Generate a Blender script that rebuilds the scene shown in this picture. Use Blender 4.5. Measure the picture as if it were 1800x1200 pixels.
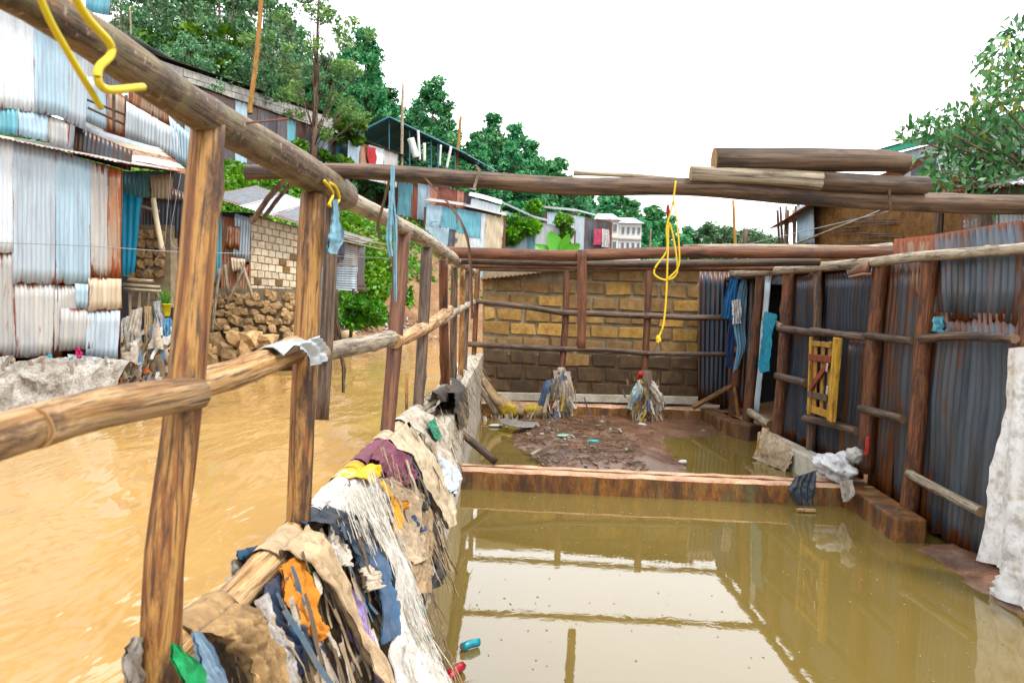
import bpy, bmesh, math, random
import numpy as np
from mathutils import Vector, Matrix, noise

# ------------------------------------------------------------------ reset, camera, world, sun, exposure
for o in list(bpy.data.objects): bpy.data.objects.remove(o)
SC = bpy.context.scene
COL = SC.collection
R = math.radians
random.seed(7)

EYE = Vector((0, 0, 1.9)); F = 1300.0
cam_data = bpy.data.cameras.new('camera'); cam = bpy.data.objects.new('camera', cam_data); COL.objects.link(cam)
cam_data.sensor_width = 36; cam_data.lens = F/1800*36
cam_data.clip_start = 0.05; cam_data.clip_end = 1500
ROT = Matrix.Rotation(R(90-3.3), 3, 'X') @ Matrix.Rotation(R(1.6), 3, 'Z')
cam.matrix_world = Matrix.Translation(EYE) @ ROT.to_4x4()
cam_data.dof.use_dof = True; cam_data.dof.focus_distance = 8.0; cam_data.dof.aperture_fstop = 8.0
SC.camera = cam

SUN_EL, SUN_AZ = R(58), R(140)          # azimuth clockwise from +Y: behind and to the right of the camera
world = bpy.data.worlds.new('World'); SC.world = world; world.use_nodes = True
wn, wl = world.node_tree.nodes, world.node_tree.links
wn.clear()
w_out = wn.new('ShaderNodeOutputWorld'); w_bg = wn.new('ShaderNodeBackground')
w_sky = wn.new('ShaderNodeTexSky'); w_sky.sky_type = 'NISHITA'; w_sky.sun_disc = False
w_sky.sun_elevation = SUN_EL; w_sky.sun_rotation = SUN_AZ
w_tc = wn.new('ShaderNodeTexCoord'); w_map = wn.new('ShaderNodeMapping'); w_map.inputs['Scale'].default_value = (1, 1, 2.5)
w_nz = wn.new('ShaderNodeTexNoise'); w_nz.inputs['Scale'].default_value = 2.2; w_nz.inputs['Detail'].default_value = 5
w_rp = wn.new('ShaderNodeValToRGB')     # cloud cover: almost closed, thinner in places
w_rp.color_ramp.elements[0].position = .32; w_rp.color_ramp.elements[0].color = (.86, .86, .86, 1)
w_rp.color_ramp.elements[1].position = .5; w_rp.color_ramp.elements[1].color = (1, 1, 1, 1)
w_mix = wn.new('ShaderNodeMix'); w_mix.data_type = 'RGBA'
w_mix.inputs['B'].default_value = (9.8, 10.1, 10.5, 1)      # bright cloud
wl.new(w_tc.outputs['Generated'], w_map.inputs['Vector']); wl.new(w_map.outputs[0], w_nz.inputs['Vector'])
wl.new(w_nz.outputs['Fac'], w_rp.inputs['Fac']); wl.new(w_rp.outputs['Color'], w_mix.inputs['Factor'])
wl.new(w_sky.outputs['Color'], w_mix.inputs['A']); wl.new(w_mix.outputs['Result'], w_bg.inputs['Color'])
w_bg.inputs['Strength'].default_value = 0.1
wl.new(w_bg.outputs[0], w_out.inputs['Surface'])

sun_d = bpy.data.lights.new('sun', 'SUN'); sun = bpy.data.objects.new('sun', sun_d); COL.objects.link(sun)
sun_d.energy = 1.5; sun_d.angle = R(14); sun_d.color = (1, .96, .9)
sdir = Vector((math.sin(SUN_AZ)*math.cos(SUN_EL), math.cos(SUN_AZ)*math.cos(SUN_EL), math.sin(SUN_EL)))
sun.rotation_euler = (-sdir).to_track_quat('-Z', 'Y').to_euler(); sun.location = sdir*60
vs = SC.view_settings
vs.view_transform = 'Standard'; vs.look = 'None'; vs.gamma = 1; vs.use_curve_mapping = False
vs.exposure = 1.55
SC.render.engine = 'CYCLES'

# ------------------------------------------------------------------ pixels to places
def ray(px, py): return ROT @ Vector(((px-900)/F, -(py-600)/F, -1))
class Plane:
    def __init__(s, p, n):
        s.p = Vector(p); s.n = Vector(n).normalized()
        if (EYE-s.p).dot(s.n) < 0: s.n = -s.n
    def __call__(s, px, py):
        d = ray(px, py); return EYE + d*((s.p-EYE).dot(s.n)/d.dot(s.n))
def PX(x): return Plane((x, 0, 0), (1, 0, 0))
def PY(y): return Plane((0, y, 0), (0, 1, 0))
def PZ(z): return Plane((0, 0, z), (0, 0, 1))
HD = Vector((.259, .966, 0)); HN = Vector((.966, -.259, 0)); HB = Vector((-8, 20, 0))
def PH(o): return Plane(HB - HN*o, HN)          # planes along the river bank, o metres up the slope
def nz(x, y=0., z=0.): return noise.noise(Vector((x, y, z)))

# ------------------------------------------------------------------ object helpers
def tag(o, label=None, cat=None, group=None, kind=None):
    if label: o['label'] = label
    if cat: o['category'] = cat
    if group: o['group'] = group
    if kind: o['kind'] = kind
    return o
def empty(name, loc, label, cat, group=None):
    o = bpy.data.objects.new(name, None); COL.objects.link(o); o.location = loc; o.empty_display_size = .1
    bpy.context.view_layer.update()
    return tag(o, label, cat, group)
def link(name, me, parent=None, mw=None):
    o = bpy.data.objects.new(name, me); COL.objects.link(o)
    m = mw if mw is not None else Matrix.Identity(4)
    if parent is not None:
        o.parent = parent
        par = parent.get('_mw'); pm = Matrix.Identity(4)
        if parent.type == 'EMPTY': pm = Matrix.Translation(parent.location)
        elif parent.parent is not None and parent.parent.type == 'EMPTY': pm = Matrix.Translation(parent.parent.location) @ parent.matrix_basis
        else: pm = parent.matrix_basis.copy()
        o.matrix_basis = pm.inverted() @ m
    else: o.matrix_basis = m
    return o
def mesh(name, verts, faces, mats, smooth=False, midx=None, uv=None):
    me = bpy.data.meshes.new(name); me.from_pydata([tuple(v) for v in verts], [], faces)
    for m in (mats if isinstance(mats, (list, tuple)) else [mats]): me.materials.append(m)
    if smooth: me.polygons.foreach_set('use_smooth', [True]*len(me.polygons))
    if midx: me.polygons.foreach_set('material_index', midx)
    if uv is not None:
        l = me.uv_layers.new(name='UVMap'); idx = np.zeros(len(me.loops), dtype=np.int32); me.loops.foreach_get('vertex_index', idx)
        l.data.foreach_set('uv', np.asarray(uv, dtype=np.float32)[idx].ravel())
    me.update(); return me
class MB:
    def __init__(s): s.v = []; s.f = []
    def add(s, vs, fs):
        b = len(s.v); s.v += [Vector(v) for v in vs]; s.f += [tuple(i+b for i in f) for f in fs]
    def box(s, c, sx, sy, sz, rot=None, j=0):
        c = Vector(c); vs = []
        for x in (-.5, .5):
            for y in (-.5, .5):
                for z in (-.5, .5):
                    p = Vector((x*sx+random.uniform(-j, j), y*sy+random.uniform(-j, j), z*sz+random.uniform(-j, j)))
                    vs.append(c + (rot @ p if rot else p))
        s.add(vs, [(0, 1, 3, 2), (4, 6, 7, 5), (0, 4, 5, 1), (2, 3, 7, 6), (0, 2, 6, 4), (1, 5, 7, 3)])
    def bar(s, a, b, w, h, up=(0, 0, 1)):
        a, b = Vector(a), Vector(b); d = (b-a).normalized(); u = Vector(up)
        sd = d.cross(u)
        if sd.length < 1e-4: sd = d.cross(Vector((0, 1, 0)))
        sd.normalize(); u = sd.cross(d).normalized(); vs = []
        for p in (a, b):
            for x, y in ((-1, -1), (1, -1), (1, 1), (-1, 1)): vs.append(p + sd*(x*w/2) + u*(y*h/2))
        s.add(vs, [(3, 2, 1, 0), (4, 5, 6, 7), (0, 1, 5, 4), (1, 2, 6, 5), (2, 3, 7, 6), (3, 0, 4, 7)])
    def tube(s, pts, r, n=5, r1=None):
        pts = [Vector(p) for p in pts]; r1 = r if r1 is None else r1; vs = []; fs = []
        for i, p in enumerate(pts):
            d = (pts[min(i+1, len(pts)-1)]-pts[max(i-1, 0)]).normalized()
            a = d.orthogonal().normalized() if abs(d.z) > .95 else d.cross(Vector((0, 0, 1))).normalized(); b = d.cross(a)
            rr = r + (r1-r)*i/max(1, len(pts)-1)
            for k in range(n):
                t = 2*math.pi*k/n; vs.append(p + a*math.cos(t)*rr + b*math.sin(t)*rr)
        for i in range(len(pts)-1):
            for k in range(n): fs.append((i*n+k, i*n+(k+1) % n, (i+1)*n+(k+1) % n, (i+1)*n+k))
        fs.append(tuple(range(n-1, -1, -1))); fs.append(tuple((len(pts)-1)*n+k for k in range(n)))
        s.add(vs, fs)
    def quad(s, a, b, c, d): s.add([a, b, c, d], [(0, 1, 2, 3)])
    def build(s, name, mat, parent=None, smooth=False, origin=None):
        o3 = Vector(origin) if origin is not None else (sum(s.v, Vector())/len(s.v))
        me = mesh(name, [v-o3 for v in s.v], s.f, mat, smooth)
        return link(name, me, parent, Matrix.Translation(o3))
def catmull(pts, n):
    P = [Vector(p) for p in pts]
    if len(P) == 2: return [P[0].lerp(P[1], i/(n-1)) for i in range(n)]
    P = [P[0]*2-P[1]] + P + [P[-1]*2-P[-2]]; out = []
    m = len(P)-3
    for i in range(n):
        t = i/(n-1)*m; k = min(int(t), m-1); u = t-k; a, b, c, d = P[k:k+4]
        out.append(.5*((2*b)+(c-a)*u+(2*a-5*b+4*c-d)*u*u+(3*b-a-3*c+d)*u**3))
    return out
def resample(pts, n):
    P = [Vector((p[0], p[1], 0)) for p in pts]; L = [0]
    for a, b in zip(P, P[1:]): L.append(L[-1]+(b-a).length)
    C = catmull(P, 80) if len(P) > 2 else [P[0].lerp(P[1], i/79) for i in range(80)]
    return [C[min(79, round(i/(n-1)*79))] for i in range(n)]

# ------------------------------------------------------------------ materials
def newmat(name):
    m = bpy.data.materials.new(name); m.use_nodes = True; n = m.node_tree.nodes; l = m.node_tree.links
    return m, n, l, n['Principled BSDF']
def coords(n, l, scale, kind='Object', rnd=True):
    tc = n.new('ShaderNodeTexCoord'); mp = n.new('ShaderNodeMapping'); mp.inputs['Scale'].default_value = scale
    l.new(tc.outputs[kind], mp.inputs['Vector'])
    if rnd:
        oi = n.new('ShaderNodeObjectInfo'); ml = n.new('ShaderNodeMath'); ml.operation = 'MULTIPLY'; ml.inputs[1].default_value = 37.
        l.new(oi.outputs['Random'], ml.inputs[0]); l.new(ml.outputs[0], mp.inputs['Location'])
    return mp.outputs[0]
def tnoise(n, l, co, scale=1., detail=5., rough=.6, dist=0.):
    t = n.new('ShaderNodeTexNoise'); t.inputs['Scale'].default_value = scale; t.inputs['Detail'].default_value = detail
    t.inputs['Roughness'].default_value = rough; t.inputs['Distortion'].default_value = dist
    l.new(co, t.inputs['Vector']); return t.outputs['Fac']
def ramp(n, l, fac, stops):
    r = n.new('ShaderNodeValToRGB'); e = r.color_ramp.elements
    while len(e) < len(stops): e.new(.5)
    for i, (p, c) in enumerate(stops):
        e[i].position = p; e[i].color = (c, c, c, 1) if isinstance(c, (int, float)) else (*c, 1)
    l.new(fac, r.inputs['Fac']); return r.outputs['Color']
def mixc(n, l, fac, a, b, mode='MIX'):
    m = n.new('ShaderNodeMix'); m.data_type = 'RGBA'; m.blend_type = mode
    for k, v in (('Factor', fac), ('A', a), ('B', b)):
        if isinstance(v, (int, float)): m.inputs[k].default_value = v
        elif isinstance(v, tuple): m.inputs[k].default_value = (*v, 1)
        else: l.new(v, m.inputs[k])
    return m.outputs['Result']
def bump(n, l, h, bsdf, strength=.4, dist=.01):
    b = n.new('ShaderNodeBump'); b.inputs['Strength'].default_value = strength; b.inputs['Distance'].default_value = dist
    l.new(h, b.inputs['Height']); l.new(b.outputs[0], bsdf.inputs['Normal'])
def mathn(n, l, op, a, b=None):
    m = n.new('ShaderNodeMath'); m.operation = op
    for i, v in enumerate((a, b)):
        if v is None: continue
        if isinstance(v, (int, float)): m.inputs[i].default_value = v
        else: l.new(v, m.inputs[i])
    return m.outputs[0]

def wood(name, dark, mid, light, rough=.7, stretch=1.3, crack=.5, lichen=False):
    m, n, l, b = newmat(name)
    co = coords(n, l, (34, 34, stretch)); g = tnoise(n, l, co, 1.5, 9, .72, .3)
    c = ramp(n, l, g, [(.34, dark), (.45, mid), (.57, light), (.7, mid)])
    co2 = coords(n, l, (9, 9, 2.6)); p = tnoise(n, l, co2, 1.3, 8, .75)
    c = mixc(n, l, ramp(n, l, p, [(.38, .95), (.5, 0.)]), c, dark)
    co3 = coords(n, l, (120, 120, 5)); q = tnoise(n, l, co3, 1., 4, .65)
    c = mixc(n, l, ramp(n, l, q, [(.36, .8), (.47, 0.)]), c, tuple(v*.3 for v in dark))
    if lichen:
        c4 = coords(n, l, (1, 1, 1)); k = tnoise(n, l, c4, 55., 4, .7); c = mixc(n, l, ramp(n, l, k, [(.60, 0.), (.66, .9)]), c, (.60, .50, .40))
        k = tnoise(n, l, c4, 11., 6, .7); c = mixc(n, l, ramp(n, l, k, [(.48, 0.), (.66, .75)]), c, (.26, .24, .12))
        k = tnoise(n, l, c4, 70., 3, .6); c = mixc(n, l, ramp(n, l, k, [(.66, 0.), (.70, .9)]), c, (.55, .20, .03))
    oi = n.new('ShaderNodeObjectInfo')
    hs = n.new('ShaderNodeHueSaturation'); l.new(c, hs.inputs['Color'])
    l.new(mathn(n, l, 'MULTIPLY_ADD', oi.outputs['Random'], .4), hs.inputs['Value'])
    hs.inputs['Value'].links[0].from_node.inputs[2].default_value = .8
    l.new(hs.outputs[0], b.inputs['Base Color']); b.inputs['Roughness'].default_value = rough
    bump(n, l, mixc(n, l, .5, g, q), b, crack, .012)
    return m
def endgrain(name, a, bb):
    m, n, l, b = newmat(name); co = coords(n, l, (1, 1, .2), rnd=False)
    w = n.new('ShaderNodeTexWave'); w.wave_type = 'RINGS'; w.rings_direction = 'Z'; w.inputs['Scale'].default_value = 42; w.inputs['Distortion'].default_value = 3
    l.new(co, w.inputs['Vector']); l.new(ramp(n, l, w.outputs['Fac'], [(.1, a), (.9, bb)]), b.inputs['Base Color']); b.inputs['Roughness'].default_value = .85
    return m
def metal_sheet(name, base, alt, rust=.3, rough=.45, metallic=.35, dirt=(.16, .12, .09), dirt_amt=.3, rustc=((.28, .06, .015), (.12, .03, .012))):
    m, n, l, b = newmat(name)
    co = coords(n, l, (9, 9, .7)); s = tnoise(n, l, co, 1., 6, .6)
    c = ramp(n, l, s, [(.32, alt), (.6, base)])
    co2 = coords(n, l, (6, 6, .7)); d = tnoise(n, l, co2, 1.2, 8, .72)
    c = mixc(n, l, ramp(n, l, d, [(.46, 0.), (.64, dirt_amt)]), c, dirt)
    uv = n.new('ShaderNodeTexCoord'); sx = n.new('ShaderNodeSeparateXYZ'); l.new(uv.outputs['UV'], sx.inputs[0])
    def edge(o):
        a = mathn(n, l, 'MINIMUM', o, mathn(n, l, 'SUBTRACT', 1., o)); return a
    e = mathn(n, l, 'MINIMUM', edge(sx.outputs[0]), edge(sx.outputs[1]))
    e = ramp(n, l, e, [(0., .22), (.1, .06), (.4, 0.)])
    co3 = coords(n, l, (5.5, 5.5, .8)); r = tnoise(n, l, co3, 1.4, 9, .74)
    r = mathn(n, l, 'ADD', r, e)
    rm = ramp(n, l, r, [(.78-.3*rust, 0.), (.86-.3*rust, 1.)])
    rc = mixc(n, l, tnoise(n, l, co3, 6., 3), rustc[0], rustc[1])
    c = mixc(n, l, rm, c, rc)
    oi = n.new('ShaderNodeObjectInfo'); hs = n.new('ShaderNodeHueSaturation'); l.new(c, hs.inputs['Color'])
    v = mathn(n, l, 'MULTIPLY_ADD', oi.outputs['Random'], .22); v.node.inputs[2].default_value = .86; l.new(v, hs.inputs['Value'])
    l.new(hs.outputs[0], b.inputs['Base Color'])
    l.new(mathn(n, l, 'MULTIPLY', mathn(n, l, 'SUBTRACT', 1., rm), metallic), b.inputs['Metallic'])
    l.new(ramp(n, l, mathn(n, l, 'ADD', mathn(n, l, 'MULTIPLY', d, .35), rough-.18), [(0., 0.), (1., 1.)]), b.inputs['Roughness'])
    bump(n, l, r, b, .25, .004)
    return m
def rocky(name, stops, scale=3., rough=.85, bs=.6, bd=.02, spec=.5, moss=None, zstretch=1., rnd=True, objvar=.3):
    m, n, l, b = newmat(name); co = coords(n, l, (1, 1, zstretch), rnd=rnd)
    a = tnoise(n, l, co, scale, 9, .68); c = ramp(n, l, a, stops)
    f = tnoise(n, l, co, scale*9, 5, .7)
    c = mixc(n, l, ramp(n, l, f, [(.35, .5), (.55, 0.)]), c, tuple(v*.4 for v in stops[0][1]))
    if moss:
        k = tnoise(n, l, co, scale*.8, 6, .7, .5); c = mixc(n, l, ramp(n, l, k, [(.52, 0.), (.64, moss[1])]), c, moss[0])
    if objvar:
        oi = n.new('ShaderNodeObjectInfo'); hs = n.new('ShaderNodeHueSaturation'); l.new(c, hs.inputs['Color'])
        v = mathn(n, l, 'MULTIPLY_ADD', oi.outputs['Random'], objvar*2); v.node.inputs[2].default_value = 1-objvar; l.new(v, hs.inputs['Value']); c = hs.outputs[0]
    l.new(c, b.inputs['Base Color']); b.inputs['Roughness'].default_value = rough; b.inputs['Specular IOR Level'].default_value = spec
    bump(n, l, mixc(n, l, .45, a, f), b, bs, bd); return m
CLOTHS = {}
def cloth_mat(c, rough=.85, dirt=.45, dirtc=(.16, .10, .05), sheen=0., key=None):
    k = key or (tuple(c), rough, dirt)
    if k in CLOTHS: return CLOTHS[k]
    m, n, l, b = newmat('cloth'); co = coords(n, l, (1, 1, 1))
    a = tnoise(n, l, co, 9., 8, .75); col = mixc(n, l, ramp(n, l, a, [(.40, 0.), (.62, min(.9, dirt*1.35))]), tuple(c), dirtc)
    a2 = tnoise(n, l, co, 26., 6, .75, .6); col = mixc(n, l, ramp(n, l, a2, [(.54, 0.), (.66, min(.8, .25+dirt))]), col, tuple(v*.45 for v in dirtc))
    f = tnoise(n, l, co, 160., 3, .6); g = tnoise(n, l, co, 35., 4, .6)
    col = mixc(n, l, ramp(n, l, g, [(.35, .35), (.55, 0.)]), col, tuple(v*.45 for v in c))
    l.new(col, b.inputs['Base Color']); b.inputs['Roughness'].default_value = rough
    bump(n, l, mixc(n, l, .5, f, g), b, .5, .004); CLOTHS[k] = m; return m
def plain(name, c, rough=.6, metallic=0.):
    m, n, l, b = newmat(name); co = coords(n, l, (1, 1, 1)); a = tnoise(n, l, co, 12., 6, .7)
    l.new(mixc(n, l, ramp(n, l, a, [(.4, 0.), (.75, .5)]), tuple(c), tuple(v*.5 for v in c)), b.inputs['Base Color'])
    b.inputs['Roughness'].default_value = rough; b.inputs['Metallic'].default_value = metallic; bump(n, l, a, b, .15, .005); return m
def leaf_mat(name, stops, trans=.3):
    m, n, l, b = newmat(name); at = n.new('ShaderNodeAttribute'); at.attribute_name = 'tint'
    c = ramp(n, l, at.outputs['Fac'], stops); oi = n.new('ShaderNodeObjectInfo'); hs = n.new('ShaderNodeHueSaturation'); l.new(c, hs.inputs['Color'])
    v = mathn(n, l, 'MULTIPLY_ADD', oi.outputs['Random'], .5); v.node.inputs[2].default_value = .75; l.new(v, hs.inputs['Value'])
    hv = mathn(n, l, 'MULTIPLY_ADD', oi.outputs['Random'], .03); hv.node.inputs[2].default_value = .485; l.new(hv, hs.inputs['Hue'])
    l.new(hs.outputs[0], b.inputs['Base Color']); b.inputs['Roughness'].default_value = .5
    t = n.new('ShaderNodeBsdfTranslucent'); l.new(hs.outputs[0], t.inputs['Color']); mx = n.new('ShaderNodeMixShader'); mx.inputs[0].default_value = trans
    l.new(b.outputs[0], mx.inputs[1]); l.new(t.outputs[0], mx.inputs[2]); l.new(mx.outputs[0], n['Material Output'].inputs['Surface']); return m

M = {}
M['w_tan'] = wood('wood_tan', (.10, .045, .02), (.40, .22, .095), (.66, .46, .27))
M['w_orange'] = wood('wood_orange', (.045, .018, .008), (.22, .092, .036), (.46, .27, .115))
M['w_red'] = wood('wood_red', (.032, .012, .007), (.125, .042, .019), (.25, .11, .055))
M['w_dark'] = wood('wood_dark', (.018, .010, .006), (.07, .039, .023), (.19, .12, .075))
M['w_lichen'] = wood('wood_lichen', (.04, .022, .012), (.15, .09, .05), (.30, .21, .13), lichen=True)
M['w_grey'] = wood('wood_grey', (.10, .07, .045), (.32, .25, .17), (.55, .47, .36))
M['w_board'] = wood('wood_board', (.22, .10, .02), (.48, .27, .06), (.60, .38, .12), stretch=.8)
M['w_redboard'] = wood('wood_redboard', (.12, .02, .01), (.30, .06, .03), (.38, .12, .06))
M['w_pole'] = wood('wood_pole', (.22, .10, .03), (.42, .21, .06), (.55, .32, .12))
M['end'] = endgrain('end_grain', (.30, .17, .08), (.50, .33, .18))
M['end_d'] = endgrain('end_grain_dark', (.10, .06, .035), (.2, .13, .08))
M['bark'] = wood('bark_strip', (.03, .015, .01), (.11, .05, .025), (.2, .11, .06))
M['s_white'] = metal_sheet('sheet_white', (.78, .84, .88), (.68, .76, .82), .18, .5, .15)
M['s_grey'] = metal_sheet('sheet_grey', (.56, .64, .70), (.48, .57, .64), .22, .45, .25)
M['s_blue'] = metal_sheet('sheet_pale_blue', (.52, .68, .78), (.44, .60, .71), .22, .45, .2)
M['s_tan'] = metal_sheet('sheet_tan', (.54, .52, .48), (.42, .44, .46), .48, .55, .15)
M['s_cream'] = metal_sheet('sheet_cream', (.74, .64, .48), (.62, .52, .38), .4, .6, .05)
M['s_rust'] = metal_sheet('sheet_rust', (.46, .36, .28), (.40, .20, .10), .85, .6, .1, rustc=((.40, .10, .025), (.18, .045, .015)))
M['s_teal'] = metal_sheet('sheet_teal', (.22, .50, .58), (.14, .36, .46), .3, .5, .1)
M['s_dblue'] = metal_sheet('sheet_dark_blue', (.055, .078, .108), (.018, .028, .044), .68, .38, .4, dirt=(.09, .05, .03), dirt_amt=.6, rustc=((.12, .04, .015), (.06, .022, .012)))
M['s_dgrey'] = metal_sheet('sheet_dark_grey', (.10, .115, .135), (.035, .042, .055), .86, .42, .4, dirt=(.10, .055, .03), dirt_amt=.7, rustc=((.16, .055, .018), (.07, .028, .014)))
M['s_slate'] = metal_sheet('sheet_slate', (.15, .18, .215), (.035, .046, .06), .66, .40, .4, dirt=(.10, .065, .04), dirt_amt=.6, rustc=((.20, .06, .02), (.10, .035, .016)))
M['s_red'] = metal_sheet('sheet_red', (.34, .12, .08), (.22, .07, .05), .7, .6, .1)
M['s_pink'] = metal_sheet('sheet_salmon', (.62, .32, .24), (.52, .24, .18), .35, .6, .05)
M['concrete'] = rocky('concrete', [(.3, (.36, .31, .24)), (.55, (.58, .53, .44)), (.75, (.70, .66, .58))], 4., .85, .5, .012)
M['curb'] = rocky('stained_curb', [(.3, (.035, .018, .010)), (.45, (.12, .05, .018)), (.57, (.28, .125, .045)), (.72, (.34, .26, .16))], 7., .7, .8, .015, zstretch=.35, moss=((.13, .12, .05), .7))
M['curbtop'] = rocky('curb_mortar', [(.3, (.34, .17, .10)), (.6, (.68, .46, .33))], 6., .75, .5, .01)
M['mortar'] = rocky('mortar', [(.3, (.17, .13, .085)), (.6, (.36, .285, .19))], 7., .9, .7, .015)
M['blk'] = rocky('yellow_block', [(.28, (.22, .12, .045)), (.5, (.44, .27, .10)), (.7, (.58, .41, .20))], 9., .85, .8, .014, objvar=.28)
M['blk_br'] = rocky('brown_block', [(.28, (.17, .09, .035)), (.5, (.30, .185, .085)), (.7, (.40, .27, .14))], 9., .85, .7, .012, objvar=.2)
M['blk_dk'] = rocky('flood_stained_block', [(.28, (.035, .02, .010)), (.55, (.11, .064, .030)), (.75, (.22, .135, .06))], 7., .8, .7, .012, objvar=.25)
M['blk_cr'] = rocky('cream_block', [(.28, (.66, .50, .32)), (.5, (.95, .82, .62)), (.7, (1., .96, .84))], 5., .85, .5, .012, objvar=.14)
M['blk_gr'] = rocky('grey_block', [(.3, (.36, .34, .30)), (.6, (.60, .58, .53))], 4., .85, .5, .012, objvar=.12)
M['stone'] = rocky('field_stone', [(.28, (.22, .12, .06)), (.5, (.58, .38, .21)), (.72, (.82, .64, .44))], 2.4, .85, .7, .04, moss=((.16, .17, .05), .7), objvar=.4)
M['mud'] = rocky('wet_mud', [(.3, (.08, .042, .027)), (.55, (.20, .11, .072)), (.75, (.33, .20, .14))], 3.2, .34, .7, .02, spec=.6, objvar=0)
M['dirt'] = rocky('bank_dirt', [(.3, (.16, .08, .04)), (.5, (.30, .17, .09)), (.7, (.42, .30, .19))], 1.3, .9, .8, .05, objvar=0)
M['bank'] = rocky('grey_bank', [(.3, (.14, .11, .08)), (.45, (.40, .35, .29)), (.62, (.68, .64, .57))], 3.4, .9, 1., .07, objvar=.1)
M['earthwall'] = rocky('mud_wall', [(.3, (.13, .055, .02)), (.5, (.32, .16, .055)), (.7, (.46, .27, .11))], 6., .95, 1., .05)
M['trash'] = rocky('matted_debris', [(.3, (.03, .018, .01)), (.52, (.12, .075, .04)), (.75, (.30, .22, .13))], 9., .9, 1., .03, objvar=0)
M['strand'] = rocky('dry_strands', [(.3, (.22, .14, .07)), (.55, (.46, .36, .24)), (.75, (.66, .58, .46))], 6., .9, .1, .005, objvar=.15)
M['strand_w'] = rocky('white_strands', [(.3, (.55, .47, .36)), (.55, (.78, .73, .65)), (.75, (.85, .82, .78))], 6., .8, .1, .005, objvar=.1)
M['twig'] = rocky('twigs', [(.3, (.06, .035, .02)), (.55, (.17, .11, .07)), (.75, (.40, .31, .22))], 5., .85, .2, .005, objvar=.1)
M['black'] = plain('black_plastic', (.012, .013, .016), .45)
M['shade_black'] = plain('painted_interior_shade', (.02, .02, .022), .9)  # near-black colour standing in for the shade inside sheds and shacks
M['white'] = plain('white_paint', (.78, .78, .76), .6)
M['tarp'] = rocky('stained_white_tarp', [(.30, (.42, .22, .09)), (.38, (.86, .78, .68)), (.46, (.98, .97, .95))], 1.5, .5, .25, .01, objvar=0)
M['wire'] = plain('wire', (.30, .30, .30), .5)
M['wire_d'] = plain('dark_wire', (.05, .05, .05), .6)
M['rope_y'] = plain('yellow_rope', (.85, .58, .02), .7)
M['rope_p'] = plain('pale_yellow_rope', (.82, .66, .10), .6)
M['silver'] = plain('silver_foil', (.72, .76, .78), .28, .35)
M['greenpaint'] = plain('green_paint', (.03, .45, .30), .5)
M['steelblue'] = plain('blue_steel', (.06, .16, .22), .5)
M['door_blue'] = metal_sheet('blue_door_sheet', (.01, .55, .90), (.01, .48, .82), .05, .5, .05, dirt_amt=.15)
M['pine'] = leaf_mat('pine_leaves', [(0., (.03, .14, .06)), (.5, (.085, .34, .14)), (1., (.24, .54, .23))], .3)
M['broad'] = leaf_mat('broad_leaves', [(0., (.045, .13, .06)), (.5, (.12, .28, .12)), (1., (.30, .46, .24))], .3)
M['feather'] = leaf_mat('feathery_leaves', [(0., (.06, .13, .045)), (.5, (.16, .28, .09)), (1., (.34, .46, .16))], .4)
M['lime'] = leaf_mat('bright_leaves', [(0., (.035, .12, .008)), (.5, (.10, .30, .02)), (1., (.26, .50, .05))], .35)
M['glossy'] = leaf_mat('glossy_leaves', [(0., (.025, .09, .03)), (.5, (.075, .21, .07)), (.98, (.22, .40, .17)), (1., (.38, .36, .08))], .25)
M['trunk'] = wood('tree_bark', (.06, .035, .025), (.17, .10, .07), (.30, .21, .16), .9, 2.)

def water(name, base, rough, scale, strength, dist, stretch=(1, 1, 1), ior=1.33):
    m, n, l, b = newmat(name)
    co = coords(n, l, stretch, rnd=False); a = tnoise(n, l, co, scale, 4, .55, .4)
    co2 = coords(n, l, (1, 1, 1), rnd=False); c = tnoise(n, l, co2, .35, 4, .6)
    l.new(ramp(n, l, c, [(.3, tuple(v*.88 for v in base)), (.7, tuple(min(1, v*1.1) for v in base))]), b.inputs['Base Color'])
    b.inputs['Roughness'].default_value = rough; b.inputs['IOR'].default_value = ior
    if strength: bump(n, l, a, b, strength, dist)
    return m
M['river'] = water('muddy_river', (.325, .19, .062), .06, .8, .55, .16, (1.2, .42, 1), ior=1.45)
M['pool'] = water('still_flood_water', (.118, .082, .021), .012, 9., .05, .006, ior=1.8)

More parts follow.
